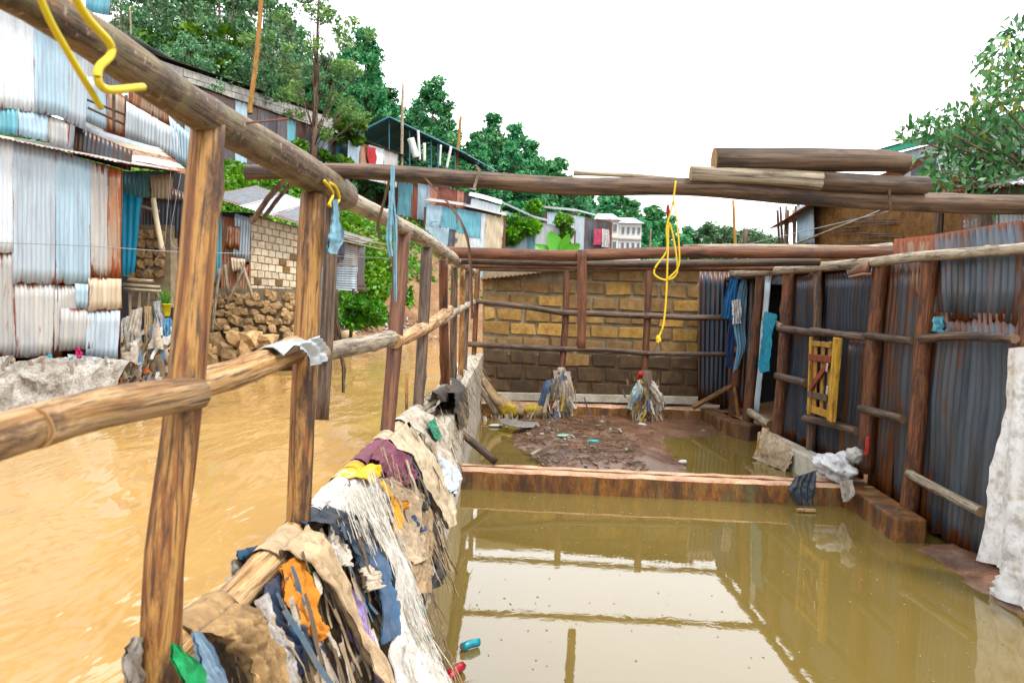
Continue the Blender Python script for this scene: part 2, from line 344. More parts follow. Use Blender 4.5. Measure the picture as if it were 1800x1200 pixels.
# ------------------------------------------------------------------ builders
def pole(name, pts, r0, r1, mat, parent=None, seg=12, bumps=.06, end=None, knots=2, half=False, ecc=1.):
    pts = [Vector(p) for p in pts]; L = sum((b-a).length for a, b in zip(pts, pts[1:]))
    n = max(5, min(40, int(L/.07)));
    if seg <= 8: n = max(4, n//2)
    C = catmull(pts, n); o = C[0]; ax = (C[-1]-o).normalized(); q = ax.to_track_quat('Z', 'Y'); inv = q.inverted()
    sd = random.uniform(0, 99); kn = [(random.uniform(.1, .9), random.uniform(0, 6.28), random.uniform(.12, .3)) for _ in range(knots)]
    V = []; Fs = []
    for i, p in enumerate(C):
        t = i/(n-1); lp = inv @ (p-o); rr = r0+(r1-r0)*t
        d = inv @ (C[min(i+1, n-1)]-C[max(i-1, 0)]).normalized(); x = Vector((0, 1, 0)).cross(d).normalized(); y = d.cross(x)
        for k in range(seg):
            a = 2*math.pi*k/seg; f = 1+bumps*(nz(math.cos(a)*1.1+sd, math.sin(a)*1.1, t*L*2.2)*1.6+nz(math.cos(a)*3+sd, math.sin(a)*3, t*L*7)*.7)
            for kt, ka, kh in kn:
                da = (a-ka+math.pi) % (2*math.pi)-math.pi; f += kh*math.exp(-((t-kt)*L/(rr*.8))**2-(da/.5)**2)
            X, Y = math.cos(a)*ecc, math.sin(a)
            if half and Y < -.25: Y = -.25+ (Y+.25)*.12
            V.append(lp + x*(X*rr*f)+y*(Y*rr*f))
    for i in range(n-1):
        for k in range(seg): Fs.append((i*seg+k, i*seg+(k+1) % seg, (i+1)*seg+(k+1) % seg, (i+1)*seg+k))
    mi = [0]*len(Fs)
    c0 = len(V); V.append(sum((V[k] for k in range(seg)), Vector())/seg); c1 = len(V); V.append(sum((V[(n-1)*seg+k] for k in range(seg)), Vector())/seg)
    for k in range(seg):
        Fs.append((c0, (k+1) % seg, k)); Fs.append((c1, (n-1)*seg+k, (n-1)*seg+(k+1) % seg)); mi += [1, 1]
    me = mesh(name, V, Fs, [mat, end or M['end_d']], True, mi)
    for p in list(me.polygons)[-2*seg:]: p.use_smooth = False
    return link(name, me, parent, Matrix.LocRotScale(o, q, None))
def ppole(name, pxs, pl, wpx, mat, parent=None, off=0., w1=None, **k):
    P = [pl(x, y)+pl.n*off for x, y in pxs]
    def rad(p, w): return w/F*(ROT.inverted() @ (p-EYE)).z*-.5
    return pole(name, P, rad(P[0], wpx), rad(P[-1], w1 or wpx), mat, parent, **k)
def sheet(quad, pl, mat, parent=None, off=0., pitch=.076, amp=.009, horiz=False, jag=.0, warp=.012, name='sheet', thin=False, tri=5):
    if callable(pl): c = [pl(x, y) for x, y in quad]; nn = pl.n
    else:
        c = [Vector(q) for q in quad]; nn = (c[1]-c[0]).cross(c[3]-c[0]).normalized()
        if nn.dot(EYE-c[0]) < 0: nn = -nn
    TL, TR, BR, BL = c; W = ((TR-TL).length+(BR-BL).length)/2; H = ((TL-BL).length+(TR-BR).length)/2
    if horiz: W, H = H, W
    nc = max(8, min(500, int(W/pitch*tri))); nr = max(3, min(10, int(H/.25)+1)); sd = random.uniform(0, 99); V = []; UV = []
    for j in range(nr+1):
        for i in range(nc+1):
            a, b = i/nc, j/nr; u, v = (b, a) if horiz else (a, b); vv = v
            if jag: vv = v + (1-v)*jag*nz(u*W*6+sd, 3.1)*(1-b if not horiz else 0)
            p = (BL.lerp(BR, u)).lerp(TL.lerp(TR, u), vv)
            p = p + nn*(off+amp*math.sin(2*math.pi*a*W/pitch)+warp*nz(u*2.3+sd, v*2.9, 1.)*2)
            V.append(p); UV.append((u, v))
    Fs = [(j*(nc+1)+i, j*(nc+1)+i+1, (j+1)*(nc+1)+i+1, (j+1)*(nc+1)+i) for j in range(nr) for i in range(nc)]
    if not thin:
        b = len(V); V += [p-nn*.003 for p in V]; UV += UV; Fs += [tuple(x+b for x in reversed(f)) for f in Fs]
        for i in range(nc): Fs.append((i+1, i, b+i, b+i+1)); k = nr*(nc+1)+i; Fs.append((k, k+1, b+k+1, b+k))
    ctr = sum(c, Vector())/4
    me = mesh(name, [p-ctr for p in V], Fs, mat, True, None, UV)
    return link(name, me, parent, Matrix.Translation(ctr))
def slab(quad, pl, mat, depth=.08, off=0., parent=None, name='panel'):
    c = [pl(x, y)+pl.n*off for x, y in quad] if callable(pl) else [Vector(q) for q in quad]
    n = pl.n if callable(pl) else (c[1]-c[0]).cross(c[3]-c[0]).normalized()
    mb = MB(); b = [p-n*depth for p in c]
    mb.add(c+b, [(0, 3, 2, 1), (4, 5, 6, 7), (0, 1, 5, 4), (1, 2, 6, 5), (2, 3, 7, 6), (3, 0, 4, 7)])
    return mb.build(name, mat, parent)
def brickwork(parent, quad, pl, rows, cols, matf, gap=.016, depth=.09, off=0., jit=.006, name='block', skip=None):
    TL, TR, BR, BL = [pl(x, y) for x, y in quad]; n = pl.n
    for r in range(rows):
        v0, v1 = r/rows, (r+1)/rows; sh = .5 if r % 2 else 0.
        for k in range(-1 if sh else 0, cols):
            u0, u1 = max(0, (k+sh)/cols), min(1, (k+1+sh)/cols)
            if u1-u0 < .02 or (skip and skip((u0+u1)/2, (v0+v1)/2)): continue
            m = matf(r, k, (u0+u1)/2)
            def pt(u, v): return BL.lerp(BR, u).lerp(TL.lerp(TR, u), v)
            c = [pt(u0, v0), pt(u1, v0), pt(u1, v1), pt(u0, v1)]; ctr = sum(c, Vector())/4; dx = (c[1]-c[0]).normalized(); dz = (c[3]-c[0]).normalized()
            g = gap/2; o = random.uniform(-.006, .008)+off
            c = [p+dx*(s*g+random.uniform(-jit, jit))+dz*(t*g+random.uniform(-jit, jit))+n*o for p, s, t in zip(c, (1, -1, -1, 1), (1, 1, -1, -1))]
            inn = [p+(ctr+n*o-p).normalized()*.014+n*.008 for p in c]; back = [p-n*depth for p in c]
            mb = MB(); mb.add(inn+c+back, [(0, 1, 2, 3)]+[(4+i, 4+(i+1) % 4, (i+1) % 4, i) for i in range(4)]+[(8+i, 8+(i+1) % 4, 4+(i+1) % 4, 4+i) for i in range(4)])
            mb.build(name, m, parent)
STONES = []
def stone_mesh(mat):
    if not STONES:
        for s in range(7):
            bm = bmesh.new(); bmesh.ops.create_icosphere(bm, subdivisions=2, radius=1)
            for v in bm.verts:
                d = v.co.normalized(); f = 1+.55*nz(d.x*1.3+s*7, d.y*1.3, d.z*1.3)+.30*nz(d.x*2.7+s*5, d.y*2.7, d.z*2.7); v.co = Vector([max(-.72, min(.72, c)) for c in d*f])
            me = bpy.data.meshes.new('stone'); bm.to_mesh(me); bm.free(); me.materials.append(mat); STONES.append(me)
    return random.choice(STONES)
def stone_at(parent, p, sx, sy, sz, name='stone'):
    e = Matrix.LocRotScale(p, Matrix.Rotation(random.uniform(-.5, .5), 3, 'Z') @ Matrix.Rotation(random.uniform(-.4, .4), 3, 'Y'), Vector((sx, sy, sz)))
    return link(name, stone_mesh(M['stone']), parent, e)
def patch(name, label, cat, left, right, pl, mat, off=.02, folds=3., amp=.012, nu=14, nv=22, over=None, parent=None, jag=.0, group=None, bulge=0., rag3=False, railf=None):
    A = resample(left, nv); B = resample(right, nv); sd = random.uniform(0, 99); V = []; n = pl.n; rows = []
    for j in range(nv):
        v = j/(nv-1); row = []
        a = pl(A[j].x, A[j].y); b = pl(B[j].x, B[j].y)
        for i in range(nu+1):
            u = i/nu; p = a.lerp(b, u)
            if jag and j == nv-1: p = p + (pl(A[j].x, A[j].y)-pl(A[j-2].x, A[j-2].y))*jag*nz(u*9+sd)
            w = .35+.65*min(1, v*2.2)
            fu = folds*1.5*(u+.10*nz(v*2.2+sd, u*2))
            h = amp*w*(.8*math.sin(6.283*(fu+.3*math.sin(2.6*v+sd)+sd))+.9*nz(u*folds*1.3+sd, v*3.)+.7*nz(u*8+sd, v*11)+.45*abs(nz(u*15+sd, v*24))-.5*abs(nz(u*folds*2.5+sd, v*5.)))
            of_ = off*(.3+.7*min(1, v*4)) if over else off
            if rag3: h += .035*nz(p.y*4.5, p.z*4.5, 1.)+.02*nz(p.y*11, p.z*9, 4.)
            eg = .12*nz(v*9+sd, 3.)*(1-2*u)*abs(2*u-1)**3
            row.append(p+(b-a)*eg+n*(of_+h+bulge*math.sin(math.pi*u)*math.sin(math.pi*min(1, v*1.1))))
        rows.append(row)
    if over:
        p0 = rows[0]; pre = []; rf = railf or low_rail
        for k in range(9):
            row = []
            for i, p in enumerate(p0):
                zc, r_ = rf(p.y); r_ += .010+.006*nz(p.y*25, k*.7, sd)
                if k == 0: row.append(Vector((-.6-r_-.012, p.y+.01, zc-over*(1+.35*nz(p.y*18+sd)))))
                elif k == 1: row.append(Vector((-.6-r_-.006, p.y+.005, zc-over*.45)))
                else: a_ = math.pi*(1.0-(k-2)/6*.86); row.append(Vector((-.6+math.cos(a_)*r_, p.y, zc+math.sin(a_)*r_)))
            pre.append(row)
        rows = pre+rows
    V = [p for r in rows for p in r]; m = nu+1
    Fs = [(j*m+i, j*m+i+1, (j+1)*m+i+1, (j+1)*m+i) for j in range(len(rows)-1) for i in range(nu)]
    b = len(V); V += [p-n*.004 for p in V]; Fs += [tuple(x+b for x in reversed(f)) for f in Fs]
    c = sum(V, Vector())/len(V); o = link(name, mesh(name, [p-c for p in V], Fs, mat, True), parent, Matrix.Translation(c))
    if label: tag(o, label, cat, group)
    return o
def strands(name, label, cat, starts, mat, r=.0025, seg=6, parent=None):
    mb = MB()
    for p, d, ln, w in starts:
        p = Vector(p); d = Vector(d); pts = [p]; sd = random.uniform(0, 99)
        for i in range(seg):
            d = d + Vector((nz(i*.7+sd, 1), nz(i*.7+sd, 5), nz(i*.7+sd, 9)))*w; pts.append(pts[-1]+d.normalized()*(ln/seg))
        mb.tube(pts, r*random.uniform(.6, 1.4), 3)
    o = mb.build(name, mat, parent)
    if label: tag(o, label, cat)
    return o
def leaves(name, pos, size, mat, parent=None, aspect=1.6, droop=0., mw=None, seed=1, center=None):
    rng = np.random.default_rng(seed); pos = np.asarray(pos, dtype=np.float64); n = len(pos)
    a = rng.normal(size=(n, 3)); a[:, 2] -= droop; a /= np.linalg.norm(a, axis=1)[:, None]
    b = rng.normal(size=(n, 3)); b -= (b*a).sum(1)[:, None]*a; b /= np.linalg.norm(b, axis=1)[:, None]
    c = np.cross(a, b); s = (size*rng.uniform(.6, 1.35, n))[:, None]
    v = np.stack([pos-a*s*.5*aspect, pos+b*s*.5+c*s*.12, pos+a*s*.5*aspect, pos-b*s*.5+c*s*.12], 1).reshape(-1, 3)
    off = Vector(center) if center is not None else Vector((0, 0, 0)); v -= np.array(off)
    me = bpy.data.meshes.new(name); me.vertices.add(4*n); me.vertices.foreach_set('co', v.astype(np.float32).ravel())
    me.loops.add(4*n); me.loops.foreach_set('vertex_index', np.arange(4*n, dtype=np.int32)); me.polygons.add(n)
    me.polygons.foreach_set('loop_start', np.arange(0, 4*n, 4, dtype=np.int32)); me.polygons.foreach_set('loop_total', np.full(n, 4, dtype=np.int32))
    me.update(calc_edges=True)
    at = me.attributes.new('tint', 'FLOAT', 'FACE'); cl = np.array([nz(*(p*.9)) for p in pos])*.55
    at.data.foreach_set('value', np.clip(.5+cl+rng.normal(0, .18, n), 0, 1).astype(np.float32)); me.materials.append(mat)
    return link(name, me, parent, Matrix.Translation(off) if mw is None else mw)
def blob_points(blobs, per, seed):
    rng = np.random.default_rng(seed); out = []
    for (c, r, k) in blobs:
        n = int(per*k); d = rng.normal(size=(n, 3)); d /= np.linalg.norm(d, axis=1)[:, None]
        out.append(np.array(c)+d*(r*rng.uniform(.15, 1., n)**.45)[:, None]*np.array((1, 1, .78)))
    return np.concatenate(out)

# ------------------------------------------------------------------ SETTING: terrain, river, pool, mud
def interp(t, tab):
    if t <= tab[0][0]: return tab[0][1]
    for (a, b), (c, d) in zip(tab, tab[1:]):
        if t <= c: return b+(d-b)*(t-a)/(c-a)
    return tab[-1][1]
EDGE = [(-30, 6), (-12, .6), (-9.2, -1.7), (-7.8, -3.2), (-6.3, -3.4), (-4.8, -1.8), (-1, -.4), (6, 0), (11, -.6), (15, -3.5), (19, -10), (26, -26), (60, -60), (200, -160)]
PROF = [(-3, -1.2), (-.3, -.5), (.0, -.1), (.7, .45), (2, 1.2), (4.5, 4.0), (8, 6.4), (10, 7.2), (16, 8.2), (30, 11), (60, 16), (120, 23)]
SHELF = [(-3, -1.2), (-.3, -.5), (.0, .0), (.5, .62), (5.5, .95), (8.5, 4.0), (13, 7.2), (20, 8.4), (34, 11), (64, 16), (124, 23)]
def hill_z(s, o):
    e = interp(s, EDGE); q = o-e
    if s > 12:                                   # beyond the bend the slope stays where it was, the flats widen
        q0 = o+1.0; k = min(1, (s-12)/7); zf = min(interp(q, PROF), 1.0+.02*q); z = max(zf if q0 < .5 else 0, interp(q0, PROF)) if k >= 1 else interp(q, PROF)*(1-k)+k*max(zf, interp(q0, PROF))
    else:
        k = max(0, min(1, (-s-2)/2.5)); z = interp(q, PROF)*(1-k)+interp(q, SHELF)*k
    if q > .4: z += .35*nz(s*.35, o*.35)+.12*nz(s*1.3, o*1.3)
    return z
def hill_so(x, y):
    d = Vector((x, y, 0))-HB; return d.dot(HD), -d.dot(HN)
def ground_z(x, y): return hill_z(*hill_so(x, y))
def hill_p(s, o, dz=0): p = HB+HD*s-HN*o; return Vector((p.x, p.y, hill_z(s, o)+dz))
ss = [-30+i*1.2 for i in range(9)]+[-19+i*.45 for i in range(110)]+[31+i*3 for i in range(60)]
os_ = [-90+i*6 for i in range(13)]+[-14+i*.45 for i in range(75)]+[20+i*4 for i in range(30)]
V = [hill_p(s, o) for s in ss for o in os_]; m_ = len(os_)
tag(link('hillside', mesh('hillside', V, [(i*m_+j, i*m_+j+1, (i+1)*m_+j+1, (i+1)*m_+j) for i in range(len(ss)-1) for j in range(m_-1)], M['dirt'], True)), kind='structure')

def grid(name, xs, ys, zf, mat):
    V = [Vector((x, y, zf(x, y))) for x in xs for y in ys]; n = len(ys)
    return tag(link(name, mesh(name, V, [(i*n+j, (i+1)*n+j, (i+1)*n+j+1, i*n+j+1) for i in range(len(xs)-1) for j in range(n-1)], mat, True)), kind='structure')
def frange(a, b, st): k = int(round((b-a)/st)); return [a+(b-a)*i/k for i in range(k+1)]
def rz(x, y):
    f = 1/(1+y*.03) if y > 0 else 1
    return -.06+f*(.030*nz(x*1.1+y*.35, y*.55, 2)+.018*nz(x*2.6-y*.6, y*1.3, 7)+.007*nz(x*6, y*3.4, 4))
grid('river', frange(-22, -.72, .14), frange(-6, 44, .16), rz, M['river'])
grid('pool', frange(-.75, 3.75, .25), frange(-5, 12.2, .25), lambda x, y: 0., M['pool'])

def poly_dist(x, y, poly):
    inside = False; best = 9e9; n = len(poly)
    for i in range(n):
        ax, ay = poly[i]; bx, by = poly[(i+1) % n]
        t = max(0, min(1, ((x-ax)*(bx-ax)+(y-ay)*(by-ay))/((bx-ax)**2+(by-ay)**2))); best = min(best, math.hypot(x-ax-t*(bx-ax), y-ay-t*(by-ay)))
        if (ay > y) != (by > y) and x < (bx-ax)*(y-ay)/(by-ay)+ax: inside = not inside
    return best if inside else -best
def pxy(pts, z=.05): return [tuple(PZ(z)(x, y))[:2] for x, y in pts]
ISL = pxy([(895, 752), (960, 742), (1010, 742), (1000, 757), (1060, 765), (1160, 768), (1215, 822), (1000, 836), (945, 800), (905, 775)])
BACKMUD = pxy([(880, 741), (1000, 712), (1330, 715), (1330, 748), (1240, 762), (1130, 764), (1010, 757), (960, 750)])
RIGHTMUD = [(3.35, 3.0), (3.22, 4.8), (3.3, 5.8), (3.7, 6.1), (3.9, 2.)]
def mud_z(x, y):
    z = -.3
    for poly, k, top in ((ISL, .30, .11), (BACKMUD, .2, .05), (RIGHTMUD, .4, .14)):
        d = poly_dist(x, y, poly)+.06*nz(x*3, y*3)+.03*nz(x*9, y*9); z = max(z, min(top, -.004+d*k))
    if z > -.1: z += .025*nz(x*4, y*4, 3)+.014*nz(x*13, y*13)
    return z
grid('mud', frange(-.6, 3.9, .045), frange(2.0, 12.05, .055), mud_z, M['mud'])
def yz(x, y): return (.12 if x < 3.9 else .3)+.05*nz(x*.8, y*.8)+min(.0, 0)
grid('yard_ground', frange(3.58, 60, 1.), frange(-6, 60, 1.), yz, M['dirt'])
grid('back_ground', frange(-.5, 3.6, .4), frange(12.15, 20, .6), yz, M['dirt'])
tag(link('ground', mesh('ground', [(-900, -400, -1.4), (900, -400, -1.4), (900, 1200, -1.4), (-900, 1200, -1.4)], [(0, 1, 2, 3)], M['dirt'])), kind='structure')

# ------------------------------------------------------------------ LEFT POLE FENCE
XL = -.6; pf = PX(XL)
fence = empty('pole_fence', (XL, 5, 0), 'rough pole fence of posts and three rails between river and flooded room', 'fence')
ppole('rail', [(-95, -72), (120, 42), (330, 183), (470, 262), (605, 345)], pf, 74, M['w_lichen'], fence, off=.0, w1=50, seg=20, knots=5, bumps=.07)
ppole('rail', [(572, 330), (700, 395), (760, 430), (832, 478)], pf, 34, M['w_grey'], fence, w1=14, seg=14, knots=4)
ppole('rail', [(-120, 795), (20, 757), (110, 728)], pf, 90, M['w_tan'], fence, off=.012, w1=70, seg=16, end=M['end'])
ppole('rail', [(30, 752), (130, 722), (230, 703), (322, 690)], pf, 76, M['w_tan'], fence, off=.02, w1=60, seg=16, end=M['end'], knots=3)
ppole('rail', [(330, 682), (440, 652), (548, 606)], pf, 56, M['w_tan'], fence, off=-.02, w1=44, seg=16, end=M['end'], knots=3)
ppole('rail', [(560, 622), (640, 606), (712, 590)], pf, 34, M['w_grey'], fence, off=-.01, w1=26, seg=12, knots=3)
ppole('rail', [(690, 600), (730, 583), (762, 566), (786, 545)], pf, 25, M['w_tan'], fence, off=.01, w1=20, seg=12, end=M['end'])
ppole('rail', [(770, 566), (800, 546), (829, 531)], pf, 15, M['w_grey'], fence, off=.02, w1=11, seg=10)
ppole('rail', [(290, 1152), (400, 1062), (508, 952)], pf, 74, M['w_tan'], fence, off=.0, w1=50, seg=16, end=M['end'], knots=3)
ppole('rail', [(488, 968), (590, 868), (690, 760)], pf, 46, M['w_tan'], fence, off=-.01, w1=30, seg=14)
ppole('rail', [(668, 790), (730, 725), (790, 676)], pf, 30, M['w_grey'], fence, w1=17, seg=12)
ppole('rail', [(780, 690), (806, 664), (824, 646)], pf, 17, M['w_grey'], fence, w1=11, seg=10)
post_def = [([(368, 215), (350, 420), (316, 760), (288, 1000), (282, 1235)], 62, 72, 'w_orange', .0),
            ([(552, 345), (540, 560), (530, 760), (522, 985)], 47, 44, 'w_orange', .0),
            ([(585, 362), (576, 560), (566, 738)], 25, 27, 'w_dark', .0),
            ([(709, 408), (694, 600), (680, 775)], 30, 27, 'w_red', .0),
            ([(750, 437), (742, 600), (734, 730)], 22, 21, 'w_dark', .0),
            ([(779, 455), (781, 600), (784, 705)], 17, 19, 'w_red', .0),
            ([(799, 470), (797, 600), (796, 690)], 13, 14, 'w_dark', .0),
            ([(810, 474), (809, 560), (806, 680)], 10, 10, 'w_orange', .02),
            ([(822, 470), (818, 580), (815, 670)], 12, 12, 'w_dark', .0),
            ([(727, 655), (726, 735)], 6, 6, 'w_orange', -.04)]
for i, (pp, a, b, mm, of) in enumerate(post_def):
    ppole('post', pp, pf, a, M[mm], fence, off=of, w1=b, seg=18 if i < 3 else 12, knots=4, bumps=.09, ecc=.92, end=M['end'])
# nails
mb = MB(); a = pf(392, 218); mb.tube([a+Vector((.02, 0, 0)), pf(436, 207)+Vector((.09, 0, .0))], .0028, 6); mb.build('nail', plain('rusty_iron', (.15, .05, .03), .7), fence)

# concrete footing wall of the room, river side
def cwall(mb, x0, x1, y0, y1, z0, z1, st=.22, j=.018):
    xs = [x0, x1]; ys = frange(y0, y1, st); zs = frange(z0, z1, .2); n = len(ys)
    def P(x, y, z, ax): return Vector((x, y, z))+Vector((nz(x*5, y*4, z*4), .0, nz(x*5+9, y*4, z*4)))*j
    loop = [(x1, z) for z in zs]+[(x0, z) for z in reversed(zs)]; m = len(loop); vs = []; fs = []
    for y in ys:
        for x, z in loop: vs.append(P(x, y, z, 0))
    for i in range(n-1):
        for k in range(m): fs.append((i*m+k, i*m+(k+1) % m, (i+1)*m+(k+1) % m, (i+1)*m+k))
    fs.append(tuple(range(m-1, -1, -1))); fs.append(tuple((n-1)*m+k for k in range(m))); mb.add(vs, fs)
fw = empty('footing_wall', (-.62, 7, 0), 'low pale concrete footing wall under the river-side poles', 'wall')
for y0, y1, z1 in ((-1, 5.2, .72), (5.2, 7.25, .92), (7.3, 12.2, .98)):
    mb = MB(); cwall(mb, -.76, -.47, y0, y1, -.9, z1); mb.build('wall_section', M['concrete'], fw)

# ------------------------------------------------------------------ KERBS inside the room
def curb(name, label, a, b, w, z0, z1, mat, board=True):
    e = empty(name, (Vector(a)+Vector(b))/2, label, 'kerb'); a, b = Vector(a), Vector(b); d = (b-a).normalized(); s = Vector((d.y, -d.x, 0)); n = max(4, int((b-a).length/.12)); vs = []; fs = []
    prof = [(-.5, z0), (-.5, z1-.02), (-.46, z1), (-.1, z1), (-.08, z1-.03), (.08, z1-.03), (.1, z1), (.46, z1), (.5, z1-.02), (.5, z0)]; m = len(prof)
    for i in range(n+1):
        p = a.lerp(b, i/n)
        for k, (u, z) in enumerate(prof): q = p+s*u*w; vs.append(Vector((q.x, q.y, z))+Vector((nz(q.x*6, q.y*6, z*9), nz(q.x*6, q.y*6+7, z*9), nz(q.x*5, q.y*5, k)))*.014)
    for i in range(n):
        for k in range(m-1): fs.append((i*m+k, i*m+k+1, (i+1)*m+k+1, (i+1)*m+k))
    fs.append(tuple(range(m))); fs.append(tuple(n*m+k for k in reversed(range(m))))
    mi = [1 if (f_ % (m-1)) in (1, 2, 6, 7) and f_ < n*(m-1) else 0 for f_ in range(len(fs))]
    me = mesh('kerb_body', [v-e.location for v in vs], fs, [mat, M['curbtop']], False, mi); link('kerb_body', me, e, Matrix.Translation(e.location)); return e
A = PZ(.0)(797, 859); B = PZ(.0)(1505, 886)
curb('cross_kerb', 'rust stained low kerb crossing the flooded room between the two ponds', (-.5, A.y+.15, 0), (3.5, B.y+.02, 0), .30, -.2, .2, M['curb'])
curb('back_kerb', 'red brown low kerb along the foot of the block hut', (-.5, 12.12, 0), (3.35, 12.0, 0), .26, -.2, .2, M['curb'])
def segkerb(label, pts, w, z1, mat):
    e = empty('side_kerb', (Vector(pts[0])+Vector(pts[-1]))/2, label, 'kerb')
    for a, b in zip(pts, pts[1:]):
        mb = MB(); a, b = Vector(a), Vector(b); mb.bar(a+Vector((0, 0, z1/2-.2)), b+Vector((0, 0, z1/2-.2)), w, z1+.4)
        o = mb.build('kerb_section', mat, e); bv = o.modifiers.new('b', 'BEVEL'); bv.width = .02; bv.segments = 2
segkerb('mossy concrete kerb block at the foot of the tall pole beside the cross kerb', [(3.42, 7.45, 0), (3.30, 5.95, 0)], .26, .2, M['curb'])
segkerb('pale side kerb running from the doorway to the cross kerb', [(3.34, 9.6, 0), (3.42, 7.5, 0)], .2, .26, M['concrete'])
segkerb('rust stained kerb corner at the doorway', [(3.2, 11.95, 0), (3.22, 10.9, 0), (3.46, 10.3, 0)], .24, .22, M['curb'])
segkerb('small mossy kerb stone sticking out beneath the white tarp', [(3.42, 4.75, 0), (3.52, 4.1, 0)], .22, .2, M['curb'])

# ------------------------------------------------------------------ RIGHT CORRUGATED WALL
XR = 3.48; pr = PX(XR); ps = PX(XR+.08)
rw = empty('corrugated_wall', (XR, 7.5, 0), 'dark rusty corrugated iron wall nailed to red brown poles', 'wall')
for quad, mm, of in [([(1645, 412), (1812, 386), (1800, 568), (1652, 560)], 's_slate', .02),
                 ([(1636, 548), (1812, 552), (1790, 1015), (1606, 920)], 's_slate', .0),
                 ([(1568, 420), (1650, 412), (1640, 520), (1560, 520)], 's_rust', -.02),
                 ([(1585, 458), (1632, 455), (1608, 900), (1560, 880)], 's_dgrey', .0),
                 ([(1550, 462), (1592, 458), (1566, 885), (1526, 860)], 's_dgrey', .012),
                 ([(1448, 472), (1545, 464), (1520, 835), (1428, 792)], 's_dblue', .0),
                 ([(1500, 585), (1548, 585), (1522, 842), (1478, 830)], 's_dgrey', .02),
                 ([(1392, 478), (1452, 472), (1432, 800), (1372, 775)], 's_dblue', .015)]:
    sheet(quad, ps, M[mm], rw, off=of, jag=.06, amp=.012, warp=.02)
for pp, a, b, mm in [([(1636, 448), (1622, 620), (1612, 760), (1597, 900)], 27, 30, 'w_red'), ([(1549, 455), (1535, 620), (1520, 830)], 24, 27, 'w_red'),
                     ([(1437, 470), (1437, 590), (1424, 800)], 15, 16, 'w_dark'), ([(1388, 472), (1380, 600), (1366, 775)], 21, 22, 'w_red'),
                     ([(1340, 478), (1328, 610), (1312, 772)], 19, 20, 'w_red'), ([(1812, 470), (1800, 560), (1794, 618)], 24, 12, 'w_red')]:
    ppole('post', pp, pr, a, M[mm], rw, w1=b, seg=14, knots=4, bumps=.09)
for pp, a, b, mm in [([(1295, 480), (1345, 478), (1440, 470), (1545, 462)], 14, 18, 'w_grey'), ([(1525, 464), (1620, 452), (1720, 445), (1830, 436)], 17, 21, 'w_grey'),
                     ([(1352, 560), (1385, 575)], 11, 12, 'w_grey'), ([(1378, 577), (1442, 585)], 13, 13, 'w_dark'), ([(1436, 582), (1480, 588), (1534, 593)], 14, 15, 'w_dark'), ([(1536, 590), (1618, 600)], 13, 14, 'w_dark'), ([(1632, 596), (1700, 591), (1800, 596)], 15, 17, 'w_dark'),
                     ([(1374, 660), (1428, 674)], 13, 15, 'w_dark'), ([(1424, 736), (1470, 744), (1518, 758)], 14, 15, 'w_dark'), ([(1524, 718), (1600, 737)], 15, 16, 'w_dark'),
                     ([(1610, 832), (1670, 865), (1740, 900)], 17, 19, 'w_grey'), ([(1325, 724), (1362, 746)], 14, 14, 'w_grey')]:
    ppole('rail', pp, pr, a, M[mm], rw, off=.06, w1=b, seg=12, knots=3)
# doorway leaf sheet and the hut behind it, its inner shade painted near-black
sheet([(1345, 486), (1356, 484), (1334, 735), (1326, 730)], pr, M['s_grey'], rw, off=.0, pitch=.05)
sheet([(1350, 482), (1400, 478), (1382, 500), (1352, 500)], ps, M['s_grey'], rw, off=-.05)
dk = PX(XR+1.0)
e = empty('dark_shed', (XR+.9, 9.9, .2), 'shed seen through the doorway, its inside coloured near-black for shade', 'shed')
mb = MB(); mb.box((XR+1.15, 10.3, 1.2), .06, 4.7, 2.2); mb.build('back_wall', M['shade_black'], e)
mb = MB(); mb.box((XR+.62, 12.6, 1.2), 1.0, .06, 2.2); mb.build('end_wall', M['shade_black'], e)
mb = MB(); mb.box((XR+.62, 8.0, 1.2), .95, .06, 2.2); mb.build('end_wall', M['shade_black'], e)
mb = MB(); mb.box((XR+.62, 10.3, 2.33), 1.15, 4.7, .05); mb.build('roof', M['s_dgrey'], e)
# corner sheets on the far side
pbk = PY(12.35)
cw = empty('corner_sheets', (3.2, 12.35, .2), 'dark blue corrugated sheets closing the gap between block hut and doorway', 'wall')
sheet([(1229, 474), (1292, 478), (1284, 716), (1227, 704)], pbk, M['s_dblue'], cw, amp=.011)
sheet([(1286, 478), (1316, 480), (1306, 722), (1280, 716)], pbk, M['s_dgrey'], cw, off=.02, amp=.011)
sheet([(1312, 480), (1338, 480), (1320, 724), (1303, 722)], pbk, M['s_tan'], cw, off=-.01, amp=.011)
ppole('post', [(1300, 610), (1292, 690), (1288, 735)], PY(11.9), 17, M['w_red'], cw, seg=10)
ppole('brace', [(1218, 716), (1286, 678)], PY(11.75), 9, M['w_orange'], cw, seg=10)
ppole('brace', [(1290, 680), (1300, 738)], PY(11.75), 8, M['w_orange'], cw, seg=10)

